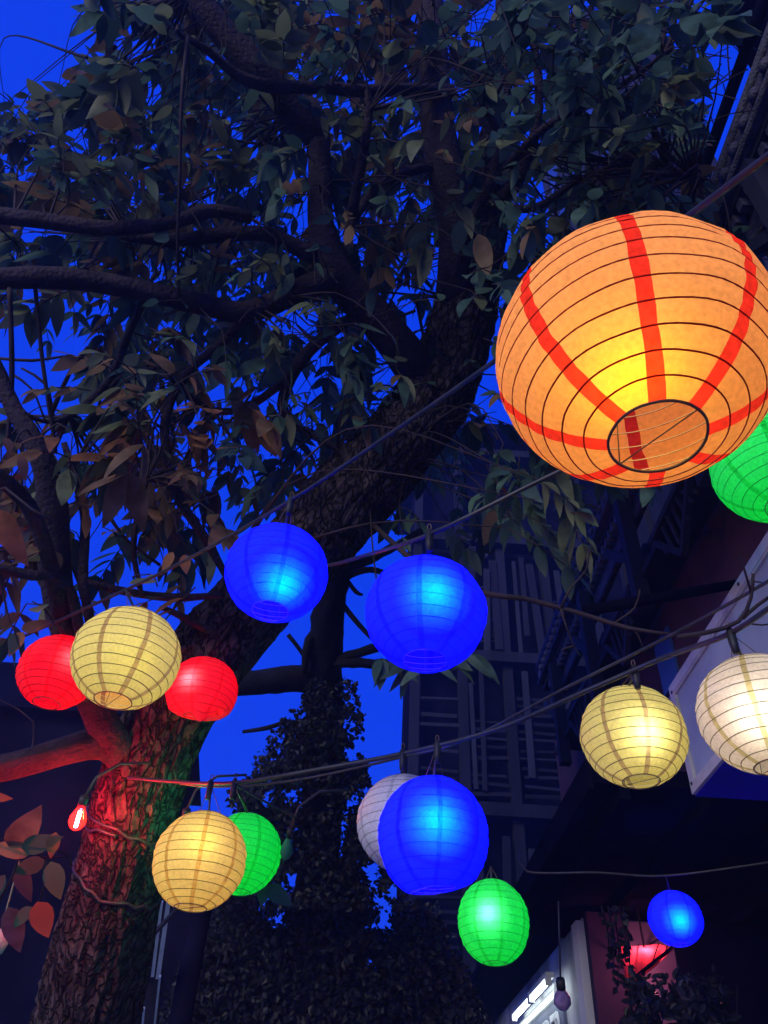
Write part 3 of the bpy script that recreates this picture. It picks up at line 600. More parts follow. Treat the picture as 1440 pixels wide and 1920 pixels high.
# sprays one can pick out: under the second blue lantern, low left by the red bulb, by the green lantern
for px, py, zc_, k in ((720, 1235, 3.0, 2), (770, 1245, 3.0, 2), (850, 1235, 3.1, 0), (880, 1225, 3.1, 0), (800, 1240, 3.0, 0), (745, 1240, 3.1, 2)):
    for a in range(3):
        add_leaf(pt(px + random.uniform(-10, 10), py, zc_), Vector((random.uniform(-1.1, 1.1), random.uniform(-.5, .3), -.8)), Vector((random.uniform(-.5, .5), -1, random.uniform(-.3, .6))), random.uniform(.10, .17), k, .8)
for px, py, tx, ty, zc_, k in ((18, 1590, 75, 1522, 2.5, 1), (40, 1590, 105, 1575, 2.5, 2), (105, 1560, 92, 1610, 2.5, 3), (60, 1600, -20, 1580, 2.5, 3), (30, 1620, 60, 1690, 2.55, 2), (85, 1612, 20, 1640, 2.55, 2), (95, 1615, 110, 1690, 2.5, 0), (60, 1700, 20, 1740, 2.6, 2),
                           (70, 1690, 90, 1760, 2.6, 3), (10, 1640, -30, 1700, 2.5, 2), (150, 1610, 125, 1650, 2.6, 1), (15, 1700, 40, 1790, 2.6, 2),
                           (0, 955, 30, 1060, 1.9, 4), (100, 978, 38, 950, 2.2, 4), (10, 820, 22, 845, 2.3, 3), (40, 855, 48, 895, 2.4, 3), (325, 1035, 300, 1072, 2.9, 4), (345, 1040, 350, 1075, 2.9, 4), (365, 1000, 395, 1055, 3.0, 4), (60, 1310, 70, 1375, 2.9, 3), (40, 1180, 85, 1170, 2.9, 3),
                           (500, 1660, 548, 1700, 2.9, 0), (498, 1658, 488, 1700, 2.9, 0), (-20, 1492, 12, 1500, 2.6, 3), (45, 1185, 10, 1230, 2.9, 3)):
    A, B = pt(px, py, zc_), pt(tx, ty, zc_ - 0.03)
    add_leaf(A, B - A, (CAM - A).normalized() + Vector((random.uniform(-.4, .4), random.uniform(-.4, .4), random.uniform(-.4, .4))), (B - A).length, k, 1.35)
for pp in (((-30, 1575), (30, 1590), (90, 1610), (130, 1605)), ((85, 1612), (88, 1640), (75, 1690)), ((-20, 1720), (20, 1650), (35, 1610)), ((135, 1625), (130, 1605), (100, 1590), (40, 1585))):
    twigs.tube([pt(a, b, 2.52) for a, b in pp], 0.0035, 5)
twigs.tube([pt(-30, 925, 2.3), pt(10, 915, 2.25), pt(60, 955, 2.2), pt(100, 978, 2.2)], 0.004, 5)
twigs.tube(crom([pt(690, 900, 4.3), pt(705, 1080, 3.5), pt(745, 1215, 3.05), pt(820, 1238, 3.0), pt(885, 1222, 3.1)], [.006] * 5, .08)[0], .004, 5)
twigs.tube([pt(540, 1590, 2.85), pt(525, 1640, 2.88), pt(500, 1660, 2.9)], 0.003, 5)
o = twigs.build('twigs', M['twig'], tree, True); o['kind'] = 'stuff'
# prune leaves that would hang in front of the lanterns or bury the limbs
NL = len(LIMBPX)
LIMBPX.extend((proj(p)[0], proj(p)[1], (p - CAM).dot(FW), r_ * F / (p - CAM).dot(FW)) for p, r_ in list(zip(trunk_path, trunk_rad))[::3])
LA = np.array(LIMBPX); keep = []
for rec in leaf_rec:
    mt = rec[0]; c_ = mt.translation + mt.col[0].to_3d() * .5; x, y = proj(c_); z = (c_ - CAM).dot(FW); hl = mt.col[0].to_3d().length * .5 * F / z
    if any(math.hypot(x - a, y - b) < r + hl * .8 and z < zz + .25 for a, b, r, zz in LANT): continue
    near = (np.hypot(LA[:, 0] - x, LA[:, 1] - y) < LA[:, 3] + 12) & (z < LA[:, 2] + .1)
    if near.any() and random.random() < (.8 if near[:NL].any() else .5): continue
    if x > 1325 + max(0, (y - 250) * .12) and 70 < y < 420: continue
    keep.append(rec)
leaf_rec = keep
# the largest 300 leaves are objects, the rest one mass
order = sorted(range(len(leaf_rec)), key=lambda i: -leaf_rec[i][3])
single = []
for i in order:
    mt = leaf_rec[i][0]; x, y = proj(mt.translation + mt.col[0].to_3d() * .5)
    if 0 < x < 1440 and 0 < y < 1800: single.append(i)
    if len(single) == 300: break
ss = set(single)
for i in single:
    mt, v, k, _ = leaf_rec[i]
    o = bpy.data.objects.new('leaf', LMESH[v, k]); COL.objects.link(o); o.parent = tree
    o.matrix_local = Matrix.Translation(-tree.location) @ mt
rest = [i for i in range(len(leaf_rec)) if i not in ss]
V, FA, MI = [], [], []; b = 0
for i in rest:
    mt, v, k, _ = leaf_rec[i]; g, fs = LG[v]
    A = np.array(mt)[:3]
    V.append(g @ A[:, :3].T + A[:, 3]); FA.extend([tuple(b + q for q in f) for f in fs]); MI.extend([k] * len(fs)); b += len(g)
me = bpy.data.meshes.new('leaves'); me.from_pydata(np.concatenate(V).tolist(), [], FA)
for k in range(5): me.materials.append(LEAF[k])
me.polygons.foreach_set('material_index', MI); me.polygons.foreach_set('use_smooth', [True] * len(FA)); me.update()
o = link('leaves', me, tree); o['kind'] = 'stuff'
print('leaves', len(leaf_rec), 'twig faces', len(twigs.f))

# ------------------------------------------------------------------ ivy-clad pruned tree behind
ivt = empty('ivy_tree', (pt(560, 1920, 6.5).x, pt(560, 1920, 6.5).y, 0), 'dark pruned tree wrapped in ivy, with cut limbs against the blue sky', 'tree')
def dl(px, name='limb', n=14, amp=0.02): return limb(px, 'dead_bark', name, ivt, n, amp, 0.06, False)
dl([(520, 2350, 6.5, 46), (570, 1900, 6.5, 42), (600, 1600, 6.5, 38), (608, 1400, 6.5, 36), (606, 1290, 6.5, 33), (612, 1200, 6.4, 29), (622, 1100, 6.3, 30), (640, 1010, 6.2, 36), (680, 920, 6.1, 40), (720, 860, 6.0, 40)], 'trunk', 22, 0.03)
dl([(610, 1285, 6.5, 26), (560, 1272, 6.4, 24), (500, 1278, 6.3, 22), (430, 1284, 6.2, 22), (370, 1282, 6.1, 20)])
dl([(620, 1240, 6.4, 9), (670, 1225, 6.3, 9), (730, 1205, 6.2, 8)])
dl([(620, 1243, 6.4, 9), (690, 1243, 6.2, 9), (780, 1250, 6.0, 8)])
dl([(630, 1070, 6.3, 9), (680, 1055, 6.2, 8), (730, 1030, 6.1, 7), (800, 990, 6.0, 6)])
dl([(630, 1095, 6.3, 8), (660, 1076, 6.2, 7), (695, 1068, 6.1, 6), (720, 1074, 6.1, 5)], amp=.004)
dl([(640, 1130, 6.3, 5), (668, 1165, 6.2, 5), (700, 1200, 6.1, 4)], amp=.003)
dl([(645, 1080, 6.3, 4), (668, 1110, 6.2, 4), (680, 1115, 6.2, 2)], amp=.003)
dl([(600, 1180, 6.4, 10), (580, 1200, 6.3, 9), (572, 1240, 6.3, 7), (570, 1262, 6.3, 4)], amp=.006)
dl([(540, 1190, 6.3, 4), (560, 1215, 6.3, 4), (575, 1240, 6.3, 3)], amp=.002)
dl([(455, 1372, 6.2, 3), (500, 1365, 6.2, 4), (543, 1352, 6.3, 4), (546, 1365, 6.3, 4), (530, 1400, 6.3, 5)], amp=.002)
dl([(430, 1475, 6.0, 2), (465, 1440, 6.0, 3)], amp=.001) if False else None
V, FA = [], []; b = 0
prof = [(1270, 592, 650), (1330, 556, 664), (1380, 522, 668), (1440, 478, 672), (1500, 440, 690), (1560, 425, 735), (1640, 400, 770), (1720, 385, 815), (1800, 360, 850), (1920, 310, 900), (2000, 280, 930)]
def profat(y):
    for (a, l0, r0), (b_, l1, r1) in zip(prof, prof[1:]):
        if a <= y <= b_: t = (y - a) / (b_ - a); return l0 + (l1 - l0) * t, r0 + (r1 - r0) * t
    return prof[-1][1:]
holes = [(480, 1580, 42), (500, 1690, 40), (445, 1730, 28), (690, 1790, 30), (720, 1740, 26), (590, 1510, 24), (735, 1660, 24), (640, 1530, 26), (700, 1640, 20), (560, 1560, 26), (405, 1700, 22), (545, 1480, 20), (490, 1500, 18)]
cnt = 0
while cnt < 54000:
    y = 1270 + 730 * random.random() ** 0.62
    l, r = profat(y); x = random.uniform(l - 14, r + 14)
    q = Vector((x / 42.0, y / 42.0, 3.7)); dn = 0.74 + 1.0 * noise.noise(q) + 0.5 * noise.noise(q * 3.1)
    if y > 1740: dn += 0.55
    edge = min(x - l, r - x); dn -= 0.5 if edge < 10 else (0.2 if edge < 30 else 0)
    for hx, hy, hr in holes:
        e = math.hypot(x - hx, y - hy) / hr
        if e < 1.3: dn -= 0.62 * (1.3 - e)
    if random.random() > dn: continue
    zc_ = 6.3 + random.uniform(-.45, .5) + (0.4 if y > 1700 else 0)
    p = pt(x, y, zc_); L = random.uniform(.035, .065) * (1.25 if y > 1750 else 1)
    d = Vector((random.gauss(0, 1), random.gauss(0, 1), random.gauss(-.5, .8))).normalized(); s = d.cross(Vector((random.gauss(0, 1), -1, random.gauss(0, 1)))).normalized() * L * .36
    n_ = d.cross(s).normalized() * L * .12
    V += [tuple(p), tuple(p + d * L * .45 + s + n_), tuple(p + d * L), tuple(p + d * L * .45 - s + n_)]
    FA += [(b, b + 1, b + 2), (b, b + 2, b + 3)]; b += 4; cnt += 1
me = bpy.data.meshes.new('ivy'); me.from_pydata(V, [], FA); me.materials.append(M['ivy']); me.update()
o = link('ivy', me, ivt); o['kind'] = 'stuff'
# shrub with bigger pale leaves at the foot of the timber house, and a leafy bush before the red awning
def shrub(name, label, region, n, zr, Ls, mat, taper=.35):
    pts0 = pt((region[0] + region[1]) / 2, region[3] + 100, (zr[0] + zr[1]) / 2)
    e = empty(name, (pts0.x, pts0.y, 0), label, 'shrub')
    V, FA = [], []; b = 0
    st = MB()
    for k in range(7):
        x = random.uniform(region[0] + 10, region[1] - 10); zc_ = random.uniform(*zr)
        q = pt(x, random.uniform(region[2] + 20, region[3]), zc_)
        st.tube([(pts0.x + random.uniform(-.1, .1), pts0.y + random.uniform(-.1, .1), 0.0), ((pts0.x + q.x) / 2 + random.uniform(-.1, .1), (pts0.y + q.y) / 2, q.z * .55), q], [0.02, 0.014, 0.005], 6)
    for k in range(n):
        t = random.random(); y = region[2] + (region[3] - region[2]) * t ** .7
        cx = (region[0] + region[1]) / 2; hw = (region[1] - region[0]) / 2 * (taper + (1 - taper) * t)
        x = cx + random.uniform(-1, 1) * hw
        if noise.noise(Vector((x / 26., y / 26., 1.3))) < -0.15 and random.random() < .75: continue
        p = pt(x, y, random.uniform(*zr)); L = random.uniform(*Ls)
        d = Vector((random.gauss(0, .6), random.gauss(0, .6), random.gauss(-.3, .7))).normalized(); s = d.cross(Vector((random.gauss(0, .5), -1, random.gauss(0, .5)))).normalized() * L * .27
        n_ = d.cross(s).normalized() * L * .1
        V += [tuple(p), tuple(p + d * L * .3 + s * .8 + n_), tuple(p + d * L * .65 + s * .8 + n_), tuple(p + d * L), tuple(p + d * L * .65 - s * .8 + n_), tuple(p + d * L * .3 - s * .8 + n_)]
        FA += [(b, b + 1, b + 2, b + 3), (b, b + 3, b + 4, b + 5)]; b += 6
    me = bpy.data.meshes.new('leaves'); me.from_pydata(V, [], FA); me.materials.append(mat); me.update()
    o = link('leaves', me, e); o['kind'] = 'stuff'
    st.build('stems', M['dead_bark'], e, True)
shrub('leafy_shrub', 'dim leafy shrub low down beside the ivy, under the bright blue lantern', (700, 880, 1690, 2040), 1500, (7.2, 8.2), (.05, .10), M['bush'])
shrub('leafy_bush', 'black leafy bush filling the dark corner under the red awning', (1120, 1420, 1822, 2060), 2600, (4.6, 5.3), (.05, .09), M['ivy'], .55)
vn = empty('hanging_vine', pt(1170, 1740, 5.0), 'dark vine hanging down over the left part of the red awning', 'vine')
m = MB(); V, FA = [], []; b = 0
for k, (xa, xb, yb) in enumerate(((1128, 1140, 1800), (1150, 1158, 1850), (1168, 1180, 1870), (1160, 1172, 1800), (1140, 1150, 1830))):
    P_, r_ = crom([pt(xa, 1700, 5.0), pt((xa + xb) / 2 + 6, (1700 + yb) / 2, 4.98), pt(xb, yb, 4.96)], [.007, .005, .003], .04); m.tube(P_, r_, 5)
    for p in P_:
        if proj(p)[1] < 1745 and random.random() < .4: continue
        for _ in range(2):
            L = random.uniform(.035, .07); d = Vector((random.gauss(0, .7), random.gauss(0, .5), -random.random())).normalized(); sd = d.cross(Vector((random.gauss(0, .4), -1, 0))).normalized() * L * .3
            V += [tuple(p), tuple(p + d * L * .4 + sd), tuple(p + d * L), tuple(p + d * L * .4 - sd)]; FA.append((b, b + 1, b + 2, b + 3)); b += 4
m.build('stems', M['dead_bark'], vn, True)
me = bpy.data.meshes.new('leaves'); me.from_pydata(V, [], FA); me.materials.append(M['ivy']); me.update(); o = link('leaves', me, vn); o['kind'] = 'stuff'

# ------------------------------------------------------------------ lanterns
LC = {
    'orange': dict(sw=0.105, wire=.85, thru=.42, c=(0.93, 0.43, 0.15), seam=(0.66, 0.035, 0.03), b=(1.0, 0.74, 0.24)),
    'yellow': dict(c=(0.86, 0.76, 0.24), seam=(0.42, 0.30, 0.13), b=(1.0, 0.90, 0.66)),
    'amber': dict(c=(0.88, 0.66, 0.19), seam=(0.60, 0.36, 0.09), b=(1.0, 0.86, 0.58)),
    'cream': dict(c=(0.90, 0.80, 0.60), seam=(0.52, 0.44, 0.20), b=(1.0, 0.84, 0.62)),
    'white': dict(c=(0.80, 0.80, 0.82), seam=(0.62, 0.62, 0.66), b=None),
    'red': dict(c=(0.93, 0.05, 0.075), seam=(0.85, 0.03, 0.05), b=(1.0, 0.0, 0.10), wire=1.0),
    'blue': dict(c=(0.03, 0.06, 0.95), seam=(0.02, 0.03, 0.60), b=(0.03, 0.0, 1.0), wire=.6),
    'green': dict(c=(0.07, 0.92, 0.22), seam=(0.04, 0.66, 0.13), b=(0.0, 1.0, 0.17), wire=.7),
}
for k, d in LC.items():
    M['paper_' + k] = paper('paper_' + k, d['c'], d.get('thru', 0.48) if k != 'white' else 0.35, 0.12, 130.0)
    M['rib_' + k] = paper('rib_' + k, tuple(x * .55 for x in d['seam']), 0.6, 0.1)
    M['seam_' + k] = paper('seam_' + k, d['seam'], 0.62 if k != 'white' else 0.35, 0.2, 90.0)
M['lit_wire'] = surf('lit_wire_colour', (0.75, 0.70, 0.5), (0.85, 0.8, 0.6), 20, 0.5)  # inner rib faces coloured brighter to look lit by the bulb
def lantern(key, px, py, rpx, Rm, label, hot=None, power=1.0, off=0.5, az=0.0, bands=13, asp=0.97, top=20, bottom=20, crumple=0, hang=None, lens=None, sag=0.0, cordlen=None):
    zc_ = F * Rm / rpx; C = pt(px, py, zc_)
    L = empty('paper_lantern', C, label, 'paper lantern', 'paper lanterns strung over the lane')
    d = LC[key]; seed = px * 0.37 + py * .11
    t0, t1 = R(top), math.pi - R(bottom)
    def rad(th, ph):
        z = Rm * asp * math.cos(th); r = Rm * math.sin(th)
        return r, z
    SUB = 3; rows = bands * SUB
    G = 8; K = 7
    def P(row, ph):
        th = t0 + (t1 - t0) * row / rows
        r, z = rad(th, ph)
        s = (row % SUB) / SUB
        nv = noise.noise(Vector((math.cos(ph) * 2.2, math.sin(ph) * 2.2, seed + th * 2.5)))
        k = 1 + 0.018 * nv + 0.010 * noise.noise(Vector((math.cos(ph) * 1.2 + seed, math.sin(ph) * 1.2, round(row / SUB) * 3.3))) + (0.014 * math.sin(math.pi * s) * (1 + 1.1 * noise.noise(Vector((math.cos(ph) * 5, math.sin(ph) * 5, row * 1.7 + seed)))) if s else 0)
        z += Rm * .008 * noise.noise(Vector((math.cos(ph) * 1.5, math.sin(ph) * 1.5 + seed, round(row / SUB) * 2.1))) if 0 < row < rows else 0
        r *= k
        if sag: z -= sag * Rm * max(0.0, (1 - abs(math.cos(th)))) * .0 + sag * Rm * (math.cos(th) > .6) * (math.cos(th) - .6)
        if crumple:
            q = max(0.0, (th - R(118)) / (t1 - R(118)))
            z += crumple * Rm * q * q * (0.55 + 0.75 * math.sin(ph * 1.0 + seed) + 0.25 * math.sin(ph * 3 + 1))
            r *= 1 + 0.22 * q * math.sin(ph * 2 + 2.0) - 0.10 * q
        return Vector((r * math.cos(ph), r * math.sin(ph), z))
    sw = Rm * d.get('sw', 0.085)
    pm = MB(); cols = []
    for g in range(G):
        base = az + 2 * math.pi * g / G
        vs = []; sv = []
        for row in range(rows + 1):
            th = t0 + (t1 - t0) * row / rows; r = Rm * math.sin(th)
            jit = 0.012 * noise.noise(Vector((g * 5.1 + seed, row * .35, 0)))
            h = sw / r / 2 * (1 + 0.15 * noise.noise(Vector((g + seed, row * .3, 2))))
            a0 = base + h + jit; a1 = base + 2 * math.pi / G - (sw / r / 2) * (1 + 0.15 * noise.noise(Vector(((g + 1) % G + seed, row * .3, 2)))) + 0.012 * noise.noise(Vector(((g + 1) % G * 5.1 + seed, row * .35, 0)))
            for k in range(K + 1): vs.append(P(row, a0 + (a1 - a0) * k / K))
            sv.append(P(row, base - h + jit)); sv.append(P(row, base + h + jit))
        pm.add(vs, [(i * (K + 1) + k, (i + 1) * (K + 1) + k, (i + 1) * (K + 1) + k + 1, i * (K + 1) + k + 1) for i in range(rows) for k in range(K)])
        sm = MB(); sm.add(sv, [(2 * i, 2 * i + 2, 2 * i + 3, 2 * i + 1) for i in range(rows)])
        o = bpy.data.objects.new('seam_strip', sm.mesh('seam_strip', M['seam_' + key], True)); COL.objects.link(o); o.parent = L
    def part(name, mb_, mat, smooth=True):
        o = bpy.data.objects.new(name, mb_.mesh(name, mat, smooth)); COL.objects.link(o); o.parent = L; return o
    part('paper_shade', pm, M['paper_' + key])
    wr = Rm * 0.0078 * d.get('wire', 1.0)
    for bnd in range(bands + 1):
        w_ = wr * (1.7 if bnd in (0, bands) else 1.0); n = 56
        ring = [P(bnd * SUB, az + 2 * math.pi * k / n) for k in range(n)]
        rm_ = MB(); vs = []
        for k in range(n):
            c = ring[k]; rd = Vector((c.x, c.y, 0)).normalized(); up = Vector((0, 0, 1))
            for q in range(4):
                a = math.pi / 2 * q + math.pi / 4; vs.append(c + (rd * math.cos(a) + up * math.sin(a)) * w_)
        rm_.add(vs, [])
        for q in range(4):
            rm_.f += [(k * 4 + q, k * 4 + (q + 1) % 4, ((k + 1) % n) * 4 + (q + 1) % 4, ((k + 1) % n) * 4 + q) for k in range(n)]; rm_.m += [1 if q == 1 and 0 < bnd < bands else 0] * n
        part('opening_ring' if bnd in (0, bands) else 'rib', rm_, [M['wire'] if bnd in (0, bands) else M['rib_' + key], M['lit_wire']])
    # wire spreader inside
    a_ = az + 0.9; tp = P(0, a_); bt = P(rows, a_); tp2 = P(0, a_ + math.pi); bt2 = P(rows, a_ + math.pi)
    wm = MB(); wm.tube([bt, (tp + bt) * .5 * .6, tp], wr * .8, 5); wm.tube([bt2, (tp2 + bt2) * .5 * .6, tp2], wr * .8, 5); wm.tube([bt, bt2], wr * .8, 5); part('wire_spreader', wm, M['wire'])
    # bulb, lamp holder and lead
    toc = (CAM - C).normalized()
    if hot:
        dr = ray(*hot).normalized(); oc = CAM - C; bq = oc.dot(dr); cc = oc.length_squared - (Rm * .98) ** 2; disc = bq * bq - cc
        S = CAM + dr * (-bq - math.sqrt(max(disc, 0))) - C
    else: S = toc * Rm
    br = min(0.020, Rm * .13)
    ap_ = Vector((0, 0, Rm * asp * math.cos(t0)))
    B = S * 0.06 if d['b'] else Vector((0, 0, Rm * .3))
    hd = (ap_ * .9 - B).normalized()
    T = S * off if d['b'] else B + Vector((0, 0, -.04)); LT = (T - B).length
    bm_ = MB(); bd_ = (T - B).normalized(); bm_.tube([B - bd_ * (.012), B] + [B + bd_ * q for q in (br * .7, br * 1.5, br * 2.0)] + [B + bd_ * LT * q for q in (.75, 1.0)], [br * q for q in (.5, .95, 1.25, .95, .45, .4, .72)], 12)
    if d['b']:
        area = math.pi * (br * 1.2) ** 2 + .5 * br * LT
        bulb_m = glow('bulb_' + key, d['b'], power * (Rm / .15) ** 2 * 0.0355 / area)
        part('bulb', bm_, bulb_m)
    else: part('bulb', bm_, M['white'])
    hm = MB(); hm.tube([B + hd * .016, B + hd * (.016 + br * 1.6)], br * .75, 10); part('lamp_holder', hm, M['socket'])
    if lens and d['b']:  # glowing disc added close to the paper to make its hot spot
        nrm = S.normalized(); u = nrm.cross(Vector((0, 0, 1))).normalized(); v_ = nrm.cross(u)
        c = T + nrm * .002; lm = MB(); lr = br * .72
        lm.add([c + (u * math.cos(2 * math.pi * k / 10) + v_ * math.sin(2 * math.pi * k / 10)) * lr for k in range(10)], [tuple(range(10))])
        h = Rm * (1 - off)
        part('bulb_tip', lm, glow('hotspot_' + key, lens[0], lens[1] * h * h / (math.pi * lr * lr)))
    B = B + hd * (.016 + br * 1.4) - hd * br * 2.5
    end = (Vector(hang) - C) if hang is not None else ap_ + Vector((0, 0, Rm * .4))
    lead = MB(); lead.tube([B + hd * br * 2.5, ap_ * .98, ap_ * .6 + end * .4, end], [.004, .004, .004, .005], 6); part('lead', lead, M['cable'])
    hk = MB(); hk.tube([end + (P(0, a_) - end) * q for q in (0, 1)], .0012, 4); hk.tube([end + (P(0, a_ + math.pi) - end) * q for q in (0, 1)], .0012, 4); part('hanger_wire', hk, M['wire'])
    return L, C

# ---- the cables first, so that each lantern hangs from one
def cable(name, label, pxs, rad, mat='cable', n=8):
    pts = [pt(*p) for p in pxs]; P, r_ = crom(pts, [rad] * len(pts), 0.06)
    e = empty(name, P[len(P) // 2], label, 'cable', 'cables the lanterns hang from')
    m = MB(); m.tube(P, r_, n); m.build('cable_sheath', M[mat], e, True)
    return e
cA = cable('festoon_cable', 'cable climbing past the orange lantern from the first blue lantern to upper right', [(1560, 205, 0.95), (1440, 293, 1.05), (1280, 413, 1.25), (1100, 545, 1.5), (930, 675, 1.75), (740, 808, 2.05), (545, 938, 2.35), (330, 1060, 2.65), (140, 1150, 2.95), (40, 1195, 3.1)], 0.006)
m = MB(); P_, r_ = crom([pt(a, b - 9, c + .02) for a, b, c in ((1560, 205, 0.95), (1440, 293, 1.05), (1280, 413, 1.25), (1100, 545, 1.5), (930, 675, 1.75))], [.0012] * 5, .06); 
m.tube([p - Vector((0, 0, 0.012)) for p in P_], .0011, 5); m.build('support_wire', surf('steel_wire', (.5, .52, .5), None, 5, .35, metal=.7), cA)
cB = cable('festoon_cable', 'cable carrying the second blue lantern below the orange one', [(1480, 700, 1.7), (1300, 775, 1.75), (1040, 888, 1.85), (805, 1002, 1.95), (650, 1052, 2.4), (610, 1065, 3.4), (628, 1080, 6.2)], 0.006)
cC = cable('festoon_cable', 'lower cable running from the white lantern past the grey one to the trunk', [(1600, 1060, 1.6), (1440, 1142, 1.78), (1370, 1188, 1.88), (1240, 1235, 2.1), (1100, 1295, 2.2), (930, 1368, 2.32), (755, 1413, 2.45), (600, 1442, 2.55), (440, 1468, 2.7), (330, 1466, 3.0), (240, 1458, 3.18)], 0.007)
cD = cable('festoon_cable', 'thin upper cable above the right yellow lantern', [(1600, 985, 1.7), (1440, 1090, 1.85), (1240, 1200, 2.15), (1060, 1290, 2.3), (880, 1385, 2.45), (760, 1418, 2.52), (560, 1462, 2.7), (400, 1475, 2.85), (300, 1463, 3.1)], 0.0045)
cE = cable('festoon_cable', 'short cable under the canopy that holds the little blue lantern', [(976, 1598, 4.75), (988, 1634, 4.6), (1120, 1636, 4.5), (1245, 1642, 4.42), (1420, 1620, 4.3), (1600, 1590, 4.2)], 0.006)
for px, py, zc_, e in ((755, 1413, 2.45, cC), (1370, 1188, 1.88, cC), (1190, 1258, 2.16, cC), (395, 1470, 2.72, cC), (440, 1468, 2.7, cC), (545, 938, 2.35, cA), (805, 1002, 1.95, cB), (820, 1398, 2.4, cC)):
    c = pt(px, py, zc_)
    m = MB(); m.tube([c + Vector((0, 0, .016)), c + Vector((0, 0, .004)), c - Vector((0, 0, .03)), c - Vector((0, 0, .055))], [.005, .011, .0105, .008], 10); m.build('socket', M['socket'], e, True)
    ring = [c + Vector((0.005 * math.cos(a), 0, 0.024 + 0.011 * math.sin(a))) for a in [2 * math.pi * k / 10 for k in range(11)]]
    m = MB(); m.tube(ring, .0015, 5, caps=False); m.build('hook', M['wire'], e, True)
# cable wrapped round the trunk
def nearest_i(y): return min(range(3, len(trunk_path) - 3), key=lambda i: abs(proj(trunk_path[i])[1] - y))
for (i0, turn, lab) in ((nearest_i(1545), 1.5, 'dark cable wound round the trunk beside the red bulb'), (nearest_i(1645), 1.2, 'dark cable tied round the trunk lower down, under the red light')):
    pts = []
    for k in range(40):
        u = k / 39; i = i0 + int(3 * math.sin(u * 7)) ; c = trunk_path[i]; t = (trunk_path[i + 1] - trunk_path[i - 1]).normalized()
        a = t.cross(Vector((1, 0, 0))).normalized(); b2 = t.cross(a); th = u * turn * 2 * math.pi
        pts.append(c + (a * math.cos(th) + b2 * math.sin(th)) * (trunk_rad[i] + 0.012))
    P_, r_ = crom(pts, [.007] * 40, .03)
    e = empty('trunk_cable', pts[0], lab, 'cable')
    m = MB(); m.tube(P_, r_, 7); m.build('cable_sheath', M['cable'], e, True)

S = LC
lantern('orange', 1190, 668, 254, 0.20, 'large orange paper lantern with red seams, biggest of all', hot=(1180, 705), power=1.95, off=0.66, lens=((1, .92, .04), 16), az=R(-107), bands=15, asp=0.935, top=20, bottom=18.5, hang=pt(1265, 425, 1.27))
lantern('green', 1446, 876, 106, 0.15, 'bright green lantern cut by the picture edge behind the orange one', hot=(1500, 860), power=1.35, off=0.2, az=.3, hang=pt(1440, 716, 1.71))
lantern('blue', 519, 1074, 95, 0.15, 'deep blue lantern with cyan glow hung left of the dark trunk', hot=(530, 1095), power=18.0, off=0.72, az=.25, lens=((0.0, 0.98, 0.30), 130), hang=pt(545, 938, 2.35))
lantern('blue', 798, 1150, 112, 0.15, 'deep blue lantern hung between trunk and timber house', hot=(815, 1110), power=18.0, off=0.74, az=.6, lens=((0.0, 0.98, 0.30), 130), hang=pt(805, 1002, 1.95))
lantern('yellow', 237, 1233, 98, 0.17, 'pale yellow lantern hanging between the two red lanterns', hot=(255, 1225), power=1.4, off=0.62, lens=((1, .9, .4), 5), az=R(-102), hang=pt(235, 1105, 2.79))
lantern('red', 109, 1260, 71, 0.15, 'smooth red lantern left of the pale yellow one', hot=(135, 1235), power=2.4, off=0.78, az=.2, hang=pt(106, 1166, 3.0), lens=((0.3, 0.9, 0.7), 40))
lantern('red', 379, 1296, 66, 0.15, 'red lantern with a crumpled torn bottom', hot=(354, 1272), power=2.4, off=0.80, az=.7, crumple=.75, hang=pt(385, 1208, 3.42), top=16, bottom=26, lens=((0.3, 0.95, 0.8), 90))
lantern('yellow', 1187, 1380, 96, 0.15, 'yellow lantern with white hot glow in front of the canopy', hot=(1213, 1372), power=1.2, off=0.72, lens=((1, .97, .9), 38), az=R(-93), hang=pt(1190, 1258, 2.16))
lantern('cream', 1427, 1338, 113, 0.15, 'creamy white lantern in front of the box sign', hot=(1425, 1338), power=1.2, off=0.66, lens=((1, .92, .85), 24), az=R(-122), hang=pt(1370, 1188, 1.88))
lantern('white', 758, 1542, 88, 0.15, 'unlit grey white lantern half hidden behind a blue one', az=.4, asp=.98, hang=pt(755, 1413, 2.45))
lantern('blue', 812, 1566, 102, 0.16, 'deep blue egg shaped lantern with ragged bottom rim', hot=(820, 1538), power=18.0, off=0.72, az=R(-88), asp=1.06, top=13, bottom=21, crumple=.07, lens=((0.0, 0.98, 0.30), 130), hang=pt(820, 1398, 2.4))
lantern('amber', 375, 1613, 85, 0.15, 'warm amber lantern beside the trunk, in front of a green one', hot=(380, 1580), power=1.5, off=0.68, lens=((1, .9, .45), 12), az=R(-80), asp=1.03, hang=pt(395, 1470, 2.72))
lantern('green', 456, 1600, 70, 0.14, 'green lantern tucked behind the amber lantern', hot=(480, 1600), power=1.5, off=0.3, az=.5, asp=1.03, hang=pt(440, 1468, 2.7))
lantern('green', 925, 1728, 66, 0.14, 'green egg shaped lantern with white hot glow, low near the shop', hot=(915, 1712), power=1.35, off=0.72, az=R(-85), asp=1.12, top=12, bottom=20, lens=((1, 1, 1), 50))
lantern('blue', 1266, 1722, 49, 0.15, 'small far blue lantern above the red awning', hot=(1276, 1726), power=18.0, off=0.70, az=.2, lens=((0.0, 0.98, 0.30), 130), hang=pt(1248, 1642, 4.42))

